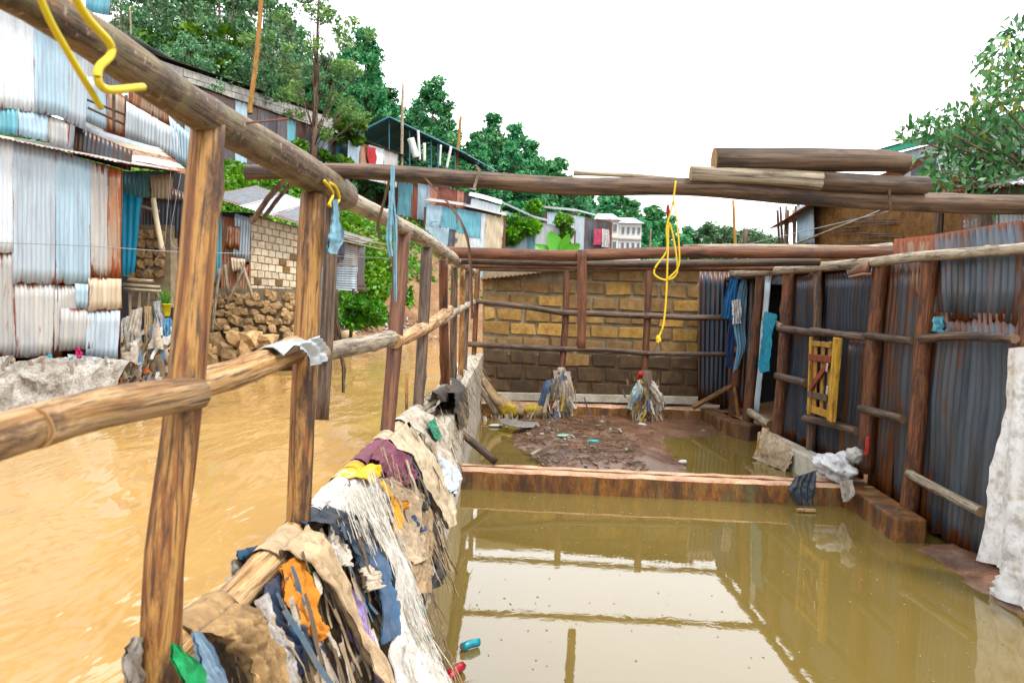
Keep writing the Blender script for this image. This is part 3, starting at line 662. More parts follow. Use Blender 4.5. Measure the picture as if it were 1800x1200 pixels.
# wooden shutter in the right wall
sh = empty('wooden_shutter', pr(1455, 740)+Vector((-.12, 0, 0)), 'small ledged wooden shutter standing open against the corrugated wall', 'shutter')
pq = Plane(pr(1425, 670)+Vector((-.10, 0, 0)), (1, .55, 0)); pq2 = PX(XR-.12)
def board(pl, a, b, w, mat, t=.022, off=0., name='board', par=sh):
    mb = MB(); A, B = pl(*a)+pl.n*off, pl(*b)+pl.n*off; dd = (A-EYE).length; mb.bar(A, B, t, w/F*dd, up=pl.n.cross(B-A).normalized() if True else (0, 0, 1)); o = mb.build(name, mat, par)
    bv = o.modifiers.new('b', 'BEVEL'); bv.width = .003; return o
for k in range(3): board(pq2, (1434+13*k, 600), (1431+13*k, 722), 12.6, M['w_pole'], .015, 0.)
board(pq2, (1429, 592), (1425, 728), 6, M['w_board'], .03, .02, 'stile'); board(pq2, (1478, 594), (1466, 740), 18, M['w_board'], .05, .03, 'stile')
board(pq2, (1432, 603), (1466, 607), 8, M['w_board'], .02, .03, 'ledge'); board(pq2, (1426, 627), (1466, 632), 11, M['w_redboard'], .02, .03, 'ledge')
board(pq2, (1428, 684), (1461, 638), 10, M['w_redboard'], .02, .03, 'brace'); board(pq2, (1425, 692), (1459, 700), 10, M['w_dark'], .02, .03, 'ledge'); board(pq2, (1424, 716), (1460, 728), 11, M['w_board'], .02, .03, 'ledge')
for y in (646, 686):
    board(pq2, (1463, y-7), (1461, y+7), 6, M['silver'], .006, .05, 'hinge')

# white tarp at the right edge
pt = PX(XR-.1)
patch('tarp', 'large white tarp with rust stains hanging on the corrugated wall', 'tarp', [(1772, 612), (1764, 720), (1748, 800), (1735, 900), (1722, 985)], [(1840, 606), (1840, 720), (1845, 850), (1850, 960), (1800, 1010)], pt, M['tarp'], .0, 1.6, .022, 16, 30)
patch('tarp_scrap', 'crumpled white tarp scrap lying over the kerb stone below the tarp', 'tarp', [(1762, 985), (1748, 1010), (1734, 1042)], [(1850, 990), (1850, 1040), (1850, 1090)], PX(XR-.22), M['tarp'], .0, 1.5, .02, 14, 14)

# ------------------------------------------------------------------ BACK POLE FRAME and BLOCK HUT
pb = PY(11.9)
bf = empty('back_pole_frame', (1.2, 11.9, .2), 'thin pole frame with two rails standing before the yellow block hut', 'fence')
for pp, a, mm in [([(996, 466), (994, 560), (986, 672)], 12, 'w_red'), ([(1141, 464), (1138, 560), (1131, 672)], 12, 'w_red'), ([(840, 470), (832, 650)], 9, 'w_red')]:
    ppole('post', pp, pb, a, M[mm], bf, seg=10)
for pp, a, b in [([(824, 528), (900, 536), (992, 550)], 8, 11), ([(985, 549), (1080, 553), (1140, 556)], 11, 10), ([(1132, 554), (1210, 558), (1295, 558)], 11, 10),
              ([(820, 604), (900, 608), (990, 613)], 10, 11), ([(980, 612), (1060, 614), (1136, 620)], 9, 9), ([(1130, 620), (1220, 622), (1295, 622)], 8, 9)]:
    ppole('rail', pp, pb, a, M['w_dark'], bf, off=.05, w1=b, seg=10)
YB = 12.7; ph = PY(YB)
hut = empty('block_hut', (1.2, YB+1.2, .2), 'yellow block hut with low sloping sheet roof and flood stained foot', 'hut')
HQ = [(848, 462), (1230, 474), (1228, 704), (848, 688)]
slab(HQ, ph, M['mortar'], .9, -.03, hut, 'mortar_core')
slab([(846, 622), (1231, 632), (1229, 705), (846, 689)], ph, M['blk_dk'], .2, -.018, hut, 'flood_band')
def bm_(r, k, u):
    if r <= 1: return M['blk_dk']
    if r == 2: return M['blk_dk'] if random.random() < .75 else M['blk_br']
    if r == 3: return random.choice([M['blk'], M['blk_br'], M['blk_br']])
    if r <= 6: return M['blk'] if random.random() < .8 else M['blk_br']
    return M['blk_br'] if random.random() < .75 else M['blk']
TLz = ph(848, 496).z; TRz = ph(1230, 472).z
brickwork(hut, HQ, ph, 9, 8, bm_, .05, .10, 0., .022, skip=lambda u, v: v > .84 and u < .5-((1-v)/.16)*.35)
slab([(842, 690), (1300, 700), (1300, 712), (842, 702)], PY(YB-.15), M['concrete'], .3, 0, hut, 'plinth')
c = [ph(842, 494)+Vector((0, -.22, .02)), ph(1010, 474)+Vector((0, -.22, .02)), ph(1240, 468)+Vector((0, -.22, .03))]
for a, b in zip(c, c[1:]): sheet([a+Vector((0, 3.2, .25)), b+Vector((0, 3.2, .25)), b, a], None, M['s_slate'], hut, name='roof_sheet', warp=.005)
mb = MB(); mb.box((-.30, YB+.45, 1.0), .06, .8, 2.2); 

# ------------------------------------------------------------------ BEAMS overhead, loose logs, hanging post
YBM = 2.42; pm = PY(YBM)
def single(name, label, cat, pxs, pl, a, b, mat, group=None, **k):
    o = ppole(name, pxs, pl, a, mat, None, w1=b, **k); return tag(o, label, cat, group)
single('cross_beam', 'long thick log laid across the open roof, resting on the river-side top rail', 'beam', [(432, 303), (620, 301), (820, 314), (1000, 328), (1210, 328), (1400, 343), (1620, 356), (1850, 360)], pm, 26, 36, M['w_dark'], seg=18, knots=6, bumps=.08, end=M['end'])
single('loose_log', 'thick log with a slanted broken end lying topmost on the roof beam', 'log', [(1252, 284), (1420, 283), (1545, 284), (1588, 290)], pm, 43, 34, M['w_dark'], 'logs lying on the roof beam', seg=18, end=M['end'], off=.02)
single('loose_log', 'paler short log lying on the roof beam, butted against a darker log', 'log', [(1210, 308), (1330, 312), (1436, 321)], pm, 27, 33, M['w_grey'], 'logs lying on the roof beam', seg=16, end=M['end'], off=.03)
single('loose_log', 'short brown log tied with a strip on the roof beam', 'log', [(1437, 321), (1530, 326), (1621, 328)], pm, 34, 30, M['w_dark'], 'logs lying on the roof beam', seg=16, end=M['end'], off=.03)
single('split_pole', 'thin split pole with a splintered end lying behind on the roof beam', 'log', [(1008, 304), (1090, 307), (1215, 318)], PY(YBM+.08), 10, 7, M['w_grey'], 'logs lying on the roof beam', seg=10)
lg = 'logs spanning the back of the room'
single('roof_log', 'front roof log of the back room carrying a short hanging post', 'beam', [(775, 443), (900, 447), (1020, 449), (1200, 443), (1400, 445), (1572, 443)], PY(7.4), 20, 20, M['w_red'], lg, seg=14, knots=5, end=M['end'])
single('roof_log', 'thinner roof log lying right behind the log with the hanging post', 'beam', [(790, 458), (950, 462), (1150, 464), (1440, 460)], PY(7.72), 12, 15, M['w_dark'], lg, seg=10)
single('roof_log', 'crooked roof log halfway between hanging post and block hut', 'beam', [(800, 466), (1000, 469), (1200, 470), (1420, 471)], PY(9.7), 11, 10, M['w_red'], lg, seg=10)
single('roof_log', 'slender roof log resting on the pole frame before the block hut', 'beam', [(822, 472), (1000, 474), (1150, 472), (1345, 474)], PY(11.9), 9, 9, M['w_dark'], lg, seg=10)
single('roof_pole', 'thin split pole lying on top of the front roof log', 'beam', [(1200, 434), (1350, 433), (1500, 436), (1568, 431)], PY(7.5), 8, 10, M['w_grey'], seg=8)
single('hanging_post', 'short split post hanging free from the front roof log', 'post', [(1023, 440), (1023, 520), (1022, 612)], PY(7.32), 17, 15, M['w_red'], seg=12, knots=3, end=M['end'])
single('leaning_pole', 'thin pole leaning from the footing wall down to the cross kerb', 'pole', [(804, 755), (872, 812)], PY(7.45), 13, 13, M['w_dark'], seg=10)

# ------------------------------------------------------------------ LEFT BANK: sheet-iron shacks
p12 = PY(11.8)
def on_ground(p): return Vector((p.x, p.y, ground_z(p.x, p.y)))
s1 = empty('iron_shack', (-7.6, 12.6, .7), 'patched pale corrugated iron shack with rusty seams on the grey river bank', 'shack')
for q, mm, of in [([(-70, 225), (26, 243), (24, 446), (-70, 436)], 's_white', .015), ([(24, 246), (100, 264), (98, 500), (24, 498)], 's_grey', .02), ([(98, 262), (162, 284), (162, 502), (97, 500)], 's_blue', .01),
              ([(160, 284), (193, 292), (193, 490), (160, 488)], 's_tan', .03), ([(190, 292), (214, 298), (214, 492), (190, 490)], 's_rust', .02),
              ([(-70, 432), (26, 442), (28, 628), (-70, 630)], 's_tan', .0), ([(25, 496), (96, 498), (93, 628), (27, 628)], 's_tan', -.01), ([(94, 500), (140, 502), (140, 560), (94, 620)], 's_tan', -.02),
              ([(134, 498), (164, 500), (160, 545), (136, 540)], 's_blue', .035), ([(158, 488), (216, 490), (218, 543), (156, 548)], 's_cream', .04),
              ([(107, 540), (168, 545), (164, 612), (104, 618)], 's_tan', .02), ([(154, 546), (213, 545), (208, 634), (152, 628)], 's_grey', .03), ([(60, 500), (110, 505), (106, 630), (90, 628)], 's_dgrey', -.04)]:
    sheet(q, p12, M[mm], s1, off=of, jag=.03)
A, B = p12(-80, 226), p12(222, 288)
sheet([A+Vector((0, 3.4, .35)), B+Vector((0, 3.4, .35)), B+Vector((0, -.28, -.02)), A+Vector((0, -.28, -.02))], None, M['s_tan'], s1, name='roof_sheet')
a, b = p12(214, 296), p12(212, 634)
sheet([a, a+Vector((-2.1, 3.2, .2)), b+Vector((-2.1, 3.2, 0)), b], None, M['s_tan'], s1)
mb = MB(); bx_ = p12(214, 640); mb.box((bx_.x-2.6, 13.2, 1.9), 2.0, 2.2, 2.4); mb.build('shade_box', M['shade_black'], s1)  # solid near-black box, the shade inside the shack put into its colour
tag(sheet([(176, 630), (212, 632), (211, 672), (177, 670)], PY(11.55), M['s_tan'], None, name='loose_sheet', jag=.05), 'small loose corrugated sheet leaning below the patched shack', 'metal sheet')
# upper storey
p125 = PY(12.2)
s2 = empty('upper_shack', (-7.9, 13, 3.6), 'pale overhanging upper shack of tall corrugated sheets with rusty lower edges', 'shack')
for q, mm, of in [([(-80, -40), (63, 20), (64, 198), (-80, 178)], 's_white', .0), ([(60, 20), (124, 60), (122, 210), (62, 198)], 's_blue', .02), ([(122, 60), (156, 80), (151, 228), (119, 216)], 's_grey', .01)]:
    sheet(q, p125, M[mm], s2, off=of, jag=.02)
for q, mm, of in [([(-80, 178), (34, 188), (36, 240), (-80, 222)], 's_teal', -.03), ([(30, 190), (82, 198), (84, 250), (32, 238)], 's_blue', -.02), ([(78, 200), (122, 215), (118, 262), (80, 250)], 's_tan', -.03), ([(116, 215), (220, 260), (216, 296), (112, 268)], 's_dgrey', -.25)]:  # last dark sheet is put in for the shaded gap under the storey
    sheet(q, p125, M[mm], s2, off=of)
a, b = p125(152, 78), p125(151, 228); sheet([a, a+Vector((-2.1, 3, .3)), b+Vector((-2.1, 3, 0)), b], None, M['s_grey'], s2)
A, B = p125(-90, -52), p125(160, 72); sheet([A+Vector((0, 3, .4)), B+Vector((0, 3, .4)), B+Vector((0, -.2, 0)), A+Vector((0, -.2, 0))], None, M['s_grey'], s2, name='roof_sheet')
tag(sheet([(150, -30), (196, -28), (193, 28), (150, 20)], PY(14.5), M['s_teal'], s2, off=0, name='sheet'))
# rusty roof and white wall behind
s3 = empty('rusty_roof_shack', (-7.2, 15, 1.2), 'low shack with a rust streaked corrugated roof beside the patched shack', 'shack')
p15 = PY(14.6)
a, b, c, d = PY(14.5)(146, 222), PY(15.6)(280, 262), PY(13.8)(336, 306), PY(12.7)(204, 291)
for t0, t1, mm in ((0, .22, 's_white'), (.2, .42, 's_cream'), (.4, .62, 's_rust'), (.6, .82, 's_white'), (.8, 1., 's_rust')):
    sheet([a.lerp(d, t0), b.lerp(c, t0), b.lerp(c, t1), a.lerp(d, t1)], None, M[mm], s3, name='roof_sheet', off=.012*random.random(), horiz=True, jag=.03)
p16 = PY(16.2)
for q, mm in [([(226, 180), (282, 212), (280, 268), (224, 246)], 's_white'), ([(280, 212), (318, 232), (316, 284), (278, 268)], 's_white'), ([(300, 205), (340, 240), (336, 296), (312, 286)], 's_blue')]:
    sheet(q, p16, M[mm], s3, off=.1, jag=.05)
for q, mm in [([(150, 130), (190, 150), (190, 232), (150, 214)], 's_blue'), ([(186, 150), (230, 176), (228, 246), (188, 232)], 's_rust'), ([(226, 150), (300, 185), (300, 225), (226, 185)], 's_rust')]:
    sheet(q, PY(16.8), M[mm], s3)
for a_, b_ in [((200, 158), (200, 232)), ((222, 168), (221, 240)), ((152, 175), (228, 205)), ((155, 190), (226, 222))]: ppole('strut', [a_, b_], p16, 5, M['w_dark'], s3, seg=6, knots=0)
mb = MB(); bb = PY(17.2)(215, 260); mb.box((-9.9, 17.9, 2.6), 4.2, 1.2, 4.); mb.build('shade_box', M['shade_black'], s3)  # solid box coloured near-black as the shaded inside behind the gaps
for q, mm, pl in [([(238, 300), (305, 302), (302, 352), (236, 345)], 's_teal', PY(14.4)), ([(262, 308), (304, 305), (302, 350), (264, 348)], 's_cream', PY(14.35)), ([(250, 345), (330, 352), (326, 420), (250, 415)], 's_slate', PY(15)), ([(213, 300), (242, 304), (240, 345), (214, 342)], 's_teal', PY(14.2)), ([(300, 330), (345, 345), (342, 500), (300, 480)], 's_dgrey', PY(15.6))]:
    sheet(q, pl, M[mm], s3)
ppole('eave_pole', [(214, 352), (280, 372)], PY(14.0), 6, M['w_grey'], s3, seg=6)
tag(sheet([(213, 338), (248, 348), (236, 478), (215, 487)], PY(13.6), M['door_blue'], None, pitch=.11, amp=.014, name='blue_door_sheet'), 'bright blue sheet hung as a door beside the patched shack', 'door')
single('drain_pipe', 'cream plastic drain pipe slanting down beside the bright blue door', 'pipe', [(269, 348), (276, 392), (286, 442)], PY(13.5), 9, 9, plain('cream_pipe', (.72, .62, .42), .5), seg=10, knots=0, bumps=.01)
rk = empty('rubble_wall', PY(14.8)(258, 480), 'rough stone rubble wall in the gap behind the blue door', 'wall')
for i in range(5):
    for j in range(4):
        p = PY(14.8)(234+j*15+random.uniform(-3, 3), 412+i*17+random.uniform(-3, 3)); stone_at(rk, p, .13, .12, .12)
slab([(225, 395), (300, 395), (300, 540), (225, 540)], PY(14.82), M['mortar'], .3, 0, rk, 'earth_backing')
for k, (a_, b_) in enumerate([((215, 500), (282, 505)), ((218, 508), (284, 512)), ((225, 492), (270, 494))]):
    single('plank', 'weathered plank laid over the ledge below the blue door', 'plank', [a_, b_], PY(13.2), 7, 6, M['w_grey'], 'planks on the ledge', seg=8, knots=0)
for k in range(4): single('prop', 'short prop holding up the plank ledge below the blue door', 'post', [(228+k*16, 510), (230+k*15, 600)], PY(13.3), 6, 6, M['w_grey'], 'props under the plank ledge', seg=8, knots=0)
# earth bank face under the shack
eb = empty('earth_bank', (-7.5, 11.5, 0), 'grey crumbling earth bank with plastic scraps under the patched shack', 'bank')
V = []; nxx, nyy = 110, 34
for j in range(nyy+1):
    for i in range(nxx+1):
        t = j/nyy; q = PY(11.75)(-120+i*3.4, 640); x = q.x
        z = -.35+1.06*min(1, t*1.35); y = 10.55+1.15*t**1.6
        V.append(Vector((x, y+.26*nz(x*1.7, t*4)+.12*nz(x*5, t*7)+.05*nz(x*13, t*19), z+.14*nz(x*2.1, t*5, 5)+.06*nz(x*9, t*14))))
link('bank_face', mesh('bank_face', [v-eb.location for v in V], [(j*(nxx+1)+i, j*(nxx+1)+i+1, (j+1)*(nxx+1)+i+1, (j+1)*(nxx+1)+i) for j in range(nyy) for i in range(nxx)], M['bank'], True), eb, Matrix.Translation(eb.location))
# trash skirt: hung cloths on the bank
skirt = [([(232, 545), (222, 600), (214, 640)], [(250, 540), (246, 600), (240, 650)], (.72, .66, .58), 'dirty cream sack cloth hanging down the bank below the ledge'),
         ([(252, 538), (256, 590), (250, 660)], [(268, 538), (272, 600), (275, 655)], (.50, .38, .24), 'brown sacking strip hanging beside the dirty cream sack cloth'),
         ([(215, 560), (208, 600), (210, 625)], [(226, 555), (224, 600), (222, 628)], (.80, .80, .78), 'white rag hanging at the corner of the patched shack'),
         ([(270, 530), (276, 580), (282, 640)], [(284, 528), (292, 580), (300, 630)], (.42, .44, .46), 'grey tarpaulin strip hanging below the plank ledge'),
         ([(216, 600), (214, 640), (222, 664)], [(236, 600), (240, 640), (246, 668)], (.66, .54, .40), 'tan sack hanging low on the bank'),
         ([(286, 560), (290, 600), (296, 640)], [(300, 558), (306, 600), (312, 640)], (.12, .34, .56), 'blue plastic strip hanging near the yellow bucket'),
         ([(80, 625), (84, 640), (93, 660)], [(90, 622), (94, 638), (100, 655)], (.02, .50, .60), 'turquoise rag lying on the grey bank'),
         ([(-5, 628), (0, 650), (6, 668)], [(18, 624), (22, 650), (24, 668)], (.78, .76, .74), 'white plastic scrap on the grey bank'),
         ([(120, 622), (122, 640), (124, 652)], [(178, 628), (178, 642), (176, 656)], (.74, .74, .76), 'pale plastic sheeting spread along the top of the bank'),
         ([(130, 612), (134, 622), (138, 630)], [(142, 610), (143, 620), (144, 628)], (.80, .05, .25), 'pink plastic scrap by the shack foot')]
for l_, r_, c_, lab in skirt:
    patch('hung_cloth', lab, 'cloth', l_, r_, PY(11.6 if l_[0][0] < 200 else 12.3), cloth_mat(c_), .0, 2.5, .075 if l_[0][0] > 200 else .03, 16, 22, jag=.5, bulge=.08 if l_[0][0] > 200 else 0)
mbk = MB()
bp = PY(12.4)(291, 556)
prof = [(.0, .06), (.02, .07), (.2, .09), (.2, .1), (.21, .095)]
vs_ = []; fs_ = []
for (z, r) in prof:
    for k in range(12): a = k/12*6.283; vs_.append(bp+Vector((math.cos(a)*r, math.sin(a)*r, z)))
for i in range(len(prof)-1):
    for k in range(12): fs_.append((i*12+k, i*12+(k+1) % 12, (i+1)*12+(k+1) % 12, (i+1)*12+k))
fs_.append(tuple(range(11, -1, -1))); fs_.append(tuple(48+k for k in range(12)))
mbk.add(vs_, fs_); bk = mbk.build('bucket', plain('yellow_plastic', (.75, .62, .03), .45), None, True); tag(bk, 'yellow bucket planted with grass on the bank ledge', 'bucket')
gr = MB()
for i in range(90):
    a = random.uniform(0, 6.28); p = bp+Vector((math.cos(a)*.06*random.random(), math.sin(a)*.06*random.random(), .19)); t = p+Vector((random.gauss(0, .09), random.gauss(0, .09), random.uniform(.15, .34)))
    w = Vector((random.uniform(-.01, .01), random.uniform(-.01, .01), 0)); gr.add([p-w, p+w, t], [(0, 1, 2)])
tag(gr.build('grass_tuft', plain('grass_green', (.10, .30, .03), .6)), 'green grass tuft growing in the yellow bucket', 'plant')
# loose wires across the shacks
for k, (pts, yy) in enumerate([([(-20, 426), (150, 432), (300, 442), (440, 446)], 11.3), ([(300, 300), (292, 400), (285, 440), (250, 485)], 13.4), ([(318, 305), (300, 420), (330, 440)], 13.4), ([(440, 446), (640, 452), (720, 458)], 20.)]):
    mb = MB(); C_ = catmull([PY(yy)(x, y) for x, y in pts], 24); mb.tube(C_, .006, 4)
    tag(mb.build('wire', M['wire'], None), ['pale wire strung along the front of the patched shack', 'loose wire dangling by the drain pipe to the ledge', 'loose wire hanging beside the rusty sheets', 'wire running past the cream block hut'][k], 'wire')

# cream block hut on a stone footing
ph2 = PY(19.2)
h2 = empty('cream_block_hut', ph2(450, 515), 'small cream block hut with a pale corrugated roof on a rough stone footing', 'hut')
M['mortar_l'] = rocky('pale_mortar', [(.3, (.40, .33, .24)), (.6, (.62, .54, .42))], 7., .9, .7, .015)
slab([(438, 378), (530, 400), (528, 520), (438, 518)], ph2, M['mortar_l'], 2., -.02, h2, 'mortar_core')
brickwork(h2, [(440, 380), (530, 402), (527, 518), (440, 514)], ph2, 10, 7, lambda r, k, u: M['blk_cr'] if random.random() < .92 else M['blk_br'], .022, .08, 0., .008)
A, B = ph2(380, 350), ph2(534, 398)
for t0, t1, mm in ((-.04, .36, 's_slate'), (.33, .7, 's_grey'), (.67, 1.04, 's_slate')): sheet([A.lerp(B, t0)+Vector((0, 3.2, .8)), A.lerp(B, t1)+Vector((0, 3.2, .8)), A.lerp(B, t1)+Vector((0, -.45, 0)), A.lerp(B, t0)+Vector((0, -.45, 0))], None, M[mm], h2, name='roof_sheet', off=.012*t1, warp=.01)
for q, mm, of in [([(373, 372), (392, 374), (390, 500), (370, 500)], 's_teal', .05), ([(390, 380), (418, 384), (414, 520), (388, 518)], 's_rust', .03), ([(416, 376), (444, 384), (440, 460), (412, 456)], 's_grey', .12), ([(402, 395), (426, 400), (424, 440), (400, 436)], 's_rust', .14), ([(408, 452), (436, 456), (434, 475), (412, 478)], 's_cream', .14), ([(412, 465), (440, 465), (438, 520), (410, 520)], 's_rust', .02)]:
    sheet(q, ph2, M[mm], h2, off=of, jag=.08)
mb = MB(); c_ = ph2(405, 440); mb.box((c_.x, 20.3, c_.z), .9, 1.8, 2.0); mb.build('shade_box', M['shade_black'], h2)  # near-black box painted as shade behind the side sheets of the hut
for a_, b_ in [((386, 472), (372, 585)), ((430, 470), (398, 535)), ((425, 460), (445, 525)), ((395, 465), (402, 520))]: ppole('strut', [a_, b_], PY(18.6), 6, M['w_grey'], h2, seg=6, knots=0)
fd = empty('stone_footing', ph2(450, 640), 'uneven dry stone footing wall at the water below the cream hut', 'wall')
slab([(360, 505), (545, 508), (545, 600), (350, 600)], PY(19.1), M['mortar'], 2.2, 0, fd, 'earth_backing'); slab([(360, 598), (545, 598), (545, 668), (350, 668)], PY(18.9), M['mortar'], 2.2, 0, fd, 'earth_backing')
for i in range(8):
    for j in range(11):
        low = i >= 5
        if low and j % 2: continue
        x = 368+j*16.5+(i % 2)*8+random.uniform(-5, 5); y = 520+i*15+random.uniform(-5, 5); s_ = .15 if not low else .27
        p = PY(19.15-(.35 if low else 0)-.03*i)(x, y+(4 if low else 0)); stone_at(fd, p, s_*random.uniform(.8, 1.5), s_*1.1, s_*random.uniform(.7, 1.2))
# stilt shack
pst = PY(24)
h3 = empty('stilt_shack', pst(605, 575), 'small pale corrugated shack raised on thin stilts over the bank', 'shack')
sheet([(560, 412), (632, 432), (629, 470), (560, 468)], pst, M['s_tan'], h3, horiz=True); sheet([(560, 466), (630, 468), (628, 512), (560, 508)], pst, M['s_grey'], h3, horiz=True, off=.03)
a, b = pst(630, 432), pst(628, 512); sheet([a, a+Vector((-.1, 1.6, 0)), b+Vector((-.1, 1.6, 0)), b], None, M['s_dgrey'], h3)
A, B = pst(555, 405), pst(640, 430); sheet([A+Vector((0, 2, .3)), B+Vector((0, 2, .3)), B+Vector((0, -.2, 0)), A+Vector((0, -.2, 0))], None, M['s_slate'], h3, name='roof_sheet')
mb = MB(); c_ = pst(590, 505); mb.box((c_.x, 24.9, c_.z), 1.4, 1.8, .08); mb.build('floor_deck', M['w_dark'], h3)
for a_, b_ in [((622, 508), (616, 600)), ((592, 508), (590, 610)), ((577, 505), (600, 600))]: ppole('stilt', [a_, b_], pst, 7, M['w_dark'], h3, seg=6, knots=0)
for a_, b_ in [((575, 412), (680, 430)), ((580, 418), (700, 445)), ((560, 398), (660, 428))]:
    single('roof_stick', 'thin stick poking out from the roof of the stilt shack', 'stick', [a_, b_], PY(23.6), 3.5, 2.5, M['w_grey'], 'sticks on the stilt shack roof', seg=6, knots=0)
patch('washing', 'dark bundle of washing hung at the corner of the stilt shack', 'cloth', [(578, 430), (576, 450), (580, 465)], [(604, 425), (606, 445), (600, 462)], PY(23.5), cloth_mat((.05, .06, .12)), .0, 3, .06, 8, 10)

# ------------------------------------------------------------------ UPPER ROW of houses
pu = PH(10.0)
u1 = empty('long_iron_shed', on_ground(pu(400, 230)), 'long dark corrugated iron shed standing on top of the green slope', 'shed')
T0, T1 = pu(110, 70), pu(614, 244); nS = 24; zb = lambda p: ground_z(p.x, p.y)-.4
seqm = ['s_slate', 's_tan', 's_slate', 's_white', 's_dgrey', 's_slate', 's_dgrey', 's_blue', 's_dblue', 's_dgrey', 's_dgrey', 's_blue', 's_dgrey', 's_slate', 's_dblue', 's_slate', 's_teal', 's_dgrey', 's_slate', 's_teal', 's_blue', 's_slate', 's_teal', 's_blue']
for i in range(nS):
    a, b = T0.lerp(T1, i/nS), T0.lerp(T1, (i+1.06)/nS)
    sheet([a, b, Vector((b.x, b.y, min(zb(b), b.z-2.6))), Vector((a.x, a.y, min(zb(a), a.z-2.6)))], None, M[seqm[i]], u1, off=.02*(i % 2), thin=True, tri=4)
for i in range(6):
    a, b = T0.lerp(T1, i/6), T0.lerp(T1, (i+1.02)/6); up = -HN*3.2+Vector((0, 0, .25))
    sheet([a+up, b+up, b+HN*.18+Vector((0, 0, -.02)), a+HN*.18+Vector((0, 0, -.02))], None, M['s_slate'], u1, name='roof_sheet', thin=True, tri=4)
pu2 = PH(13.4)
u2 = empty('grey_block_house', on_ground(pu2(450, 190)), 'long grey concrete block house under a thin dark roof behind the iron shed', 'house')
Q2 = [(322, 122), (604, 214), (604, 262), (322, 182)]
slab([(240, 92), (610, 216), (610, 275), (240, 210)], pu2, M['blk_gr'], 3., -.03, u2, 'wall_core')
brickwork(u2, Q2, pu2, 5, 26, lambda r, k, u: M['blk_gr'], .03, .05, .02, .008)
for x in (398, 478, 545): ppole('pillar', [(x, 150+(x-322)*.348-10), (x, 205+(x-322)*.30)], pu2, 6, M['concrete'], u2, off=.08, seg=6, knots=0)
A, B = pu2(225, 82), pu2(612, 211)
for i in range(5):
    a, b = A.lerp(B, i/5), A.lerp(B, (i+1.02)/5); up = -HN*4+Vector((0, 0, .5)); sheet([a+up, b+up, b+HN*.2, a+HN*.2], None, M['s_slate'], u2, name='roof_sheet', thin=True, tri=4)
u3 = empty('white_gable_house', on_ground(PH(14.5)(300, 140)), 'pale house end with a white sloping roof above the block house', 'house')
A, B = PH(14.5)(200, 50), PH(14.5)(330, 122); up = -HN*4+Vector((0, 0, .6))
sheet([A+up, B+up, B+HN*.2, A+HN*.2], None, M['s_white'], u3, name='roof_sheet', thin=True, tri=4)
slab([(205, 60), (326, 125), (326, 200), (205, 150)], PH(14.6), M['blk_gr'], 3, 0, u3, 'wall')
# patched row further along
pu4 = PH(9.0)
u4 = empty('patched_shed', on_ground(pu4(650, 290)), 'small patched shed of rust and white sheets at the end of the dark shed', 'shed')
for q, mm in [([(612, 246), (634, 252), (632, 312), (610, 306)], 's_blue'), ([(632, 250), (650, 256), (648, 316), (630, 310)], 's_rust'), ([(648, 254), (676, 262), (674, 322), (646, 316)], 's_white'), ([(674, 262), (700, 270), (698, 330), (672, 322)], 's_tan')]: sheet(q, pu4, M[mm], u4, thin=True)
A, B = pu4(604, 236), pu4(716, 276); up = -HN*3+Vector((0, 0, .4)); sheet([A+up, B+up, B+HN*.2, A+HN*.2], None, M['s_slate'], u4, name='roof_sheet', thin=True)
patch('red_cloth', 'red cloth hung on the wall of the patched shed', 'cloth', [(645, 258), (645, 275), (647, 293)], [(659, 260), (660, 276), (659, 295)], PH(8.9), cloth_mat((.62, .03, .06)), .05, 3, .05, 8, 8)
# open blue steel canopy
pc = PY(58)
cn = empty('steel_canopy', on_ground(pc(690, 280)), 'open blue steel canopy with a gabled roof rising over the row', 'canopy')
rd = Vector((.25, .97, 0))*9
for a_, b_ in [((626, 236), (684, 206)), ((684, 206), (822, 272))]:
    A, B = pc(*a_), pc(*b_); sheet([A+rd+Vector((0, 0, .2)), B+rd+Vector((0, 0, .2)), B, A], None, M['steelblue'], cn, name='roof_sheet', thin=True, pitch=.3, amp=.03)
    ppole('edge_beam', [a_, b_], PY(57.9), 4, M['steelblue'], cn, seg=6, knots=0, bumps=0)
    for t in (.33, .66, 1.): q = rd*t-Vector((0, 0, .15)); mb = MB(); mb.bar(A+q, B+q, .1, .14); mb.build('rafter', M['steelblue'], cn)
for x, y in ((640, 232), (684, 208), (720, 226), (758, 244), (770, 250), (800, 264)): ppole('column', [(x, y), (x, 300)], PY(58.3), 3, M['steelblue'], cn, seg=6, knots=0, bumps=0)
for x in (650, 700, 745, 790):
    A, B = pc(x, 268), pc(x+40, 272); mb = MB(); mb.bar(A+rd*.5, B+rd*.5, .08, .1); mb.build('tie_rail', M['steelblue'], cn)
for a_, b_, w in [((722, 244), (732, 278), 14), ((735, 230), (738, 282), 5), ((746, 252), (746, 284), 6), ((793, 258), (785, 296), 5), ((775, 255), (773, 292), 4)]:
    ppole('board', [a_, b_], PY(55), w, M['white'], cn, seg=6, knots=0, bumps=.02)
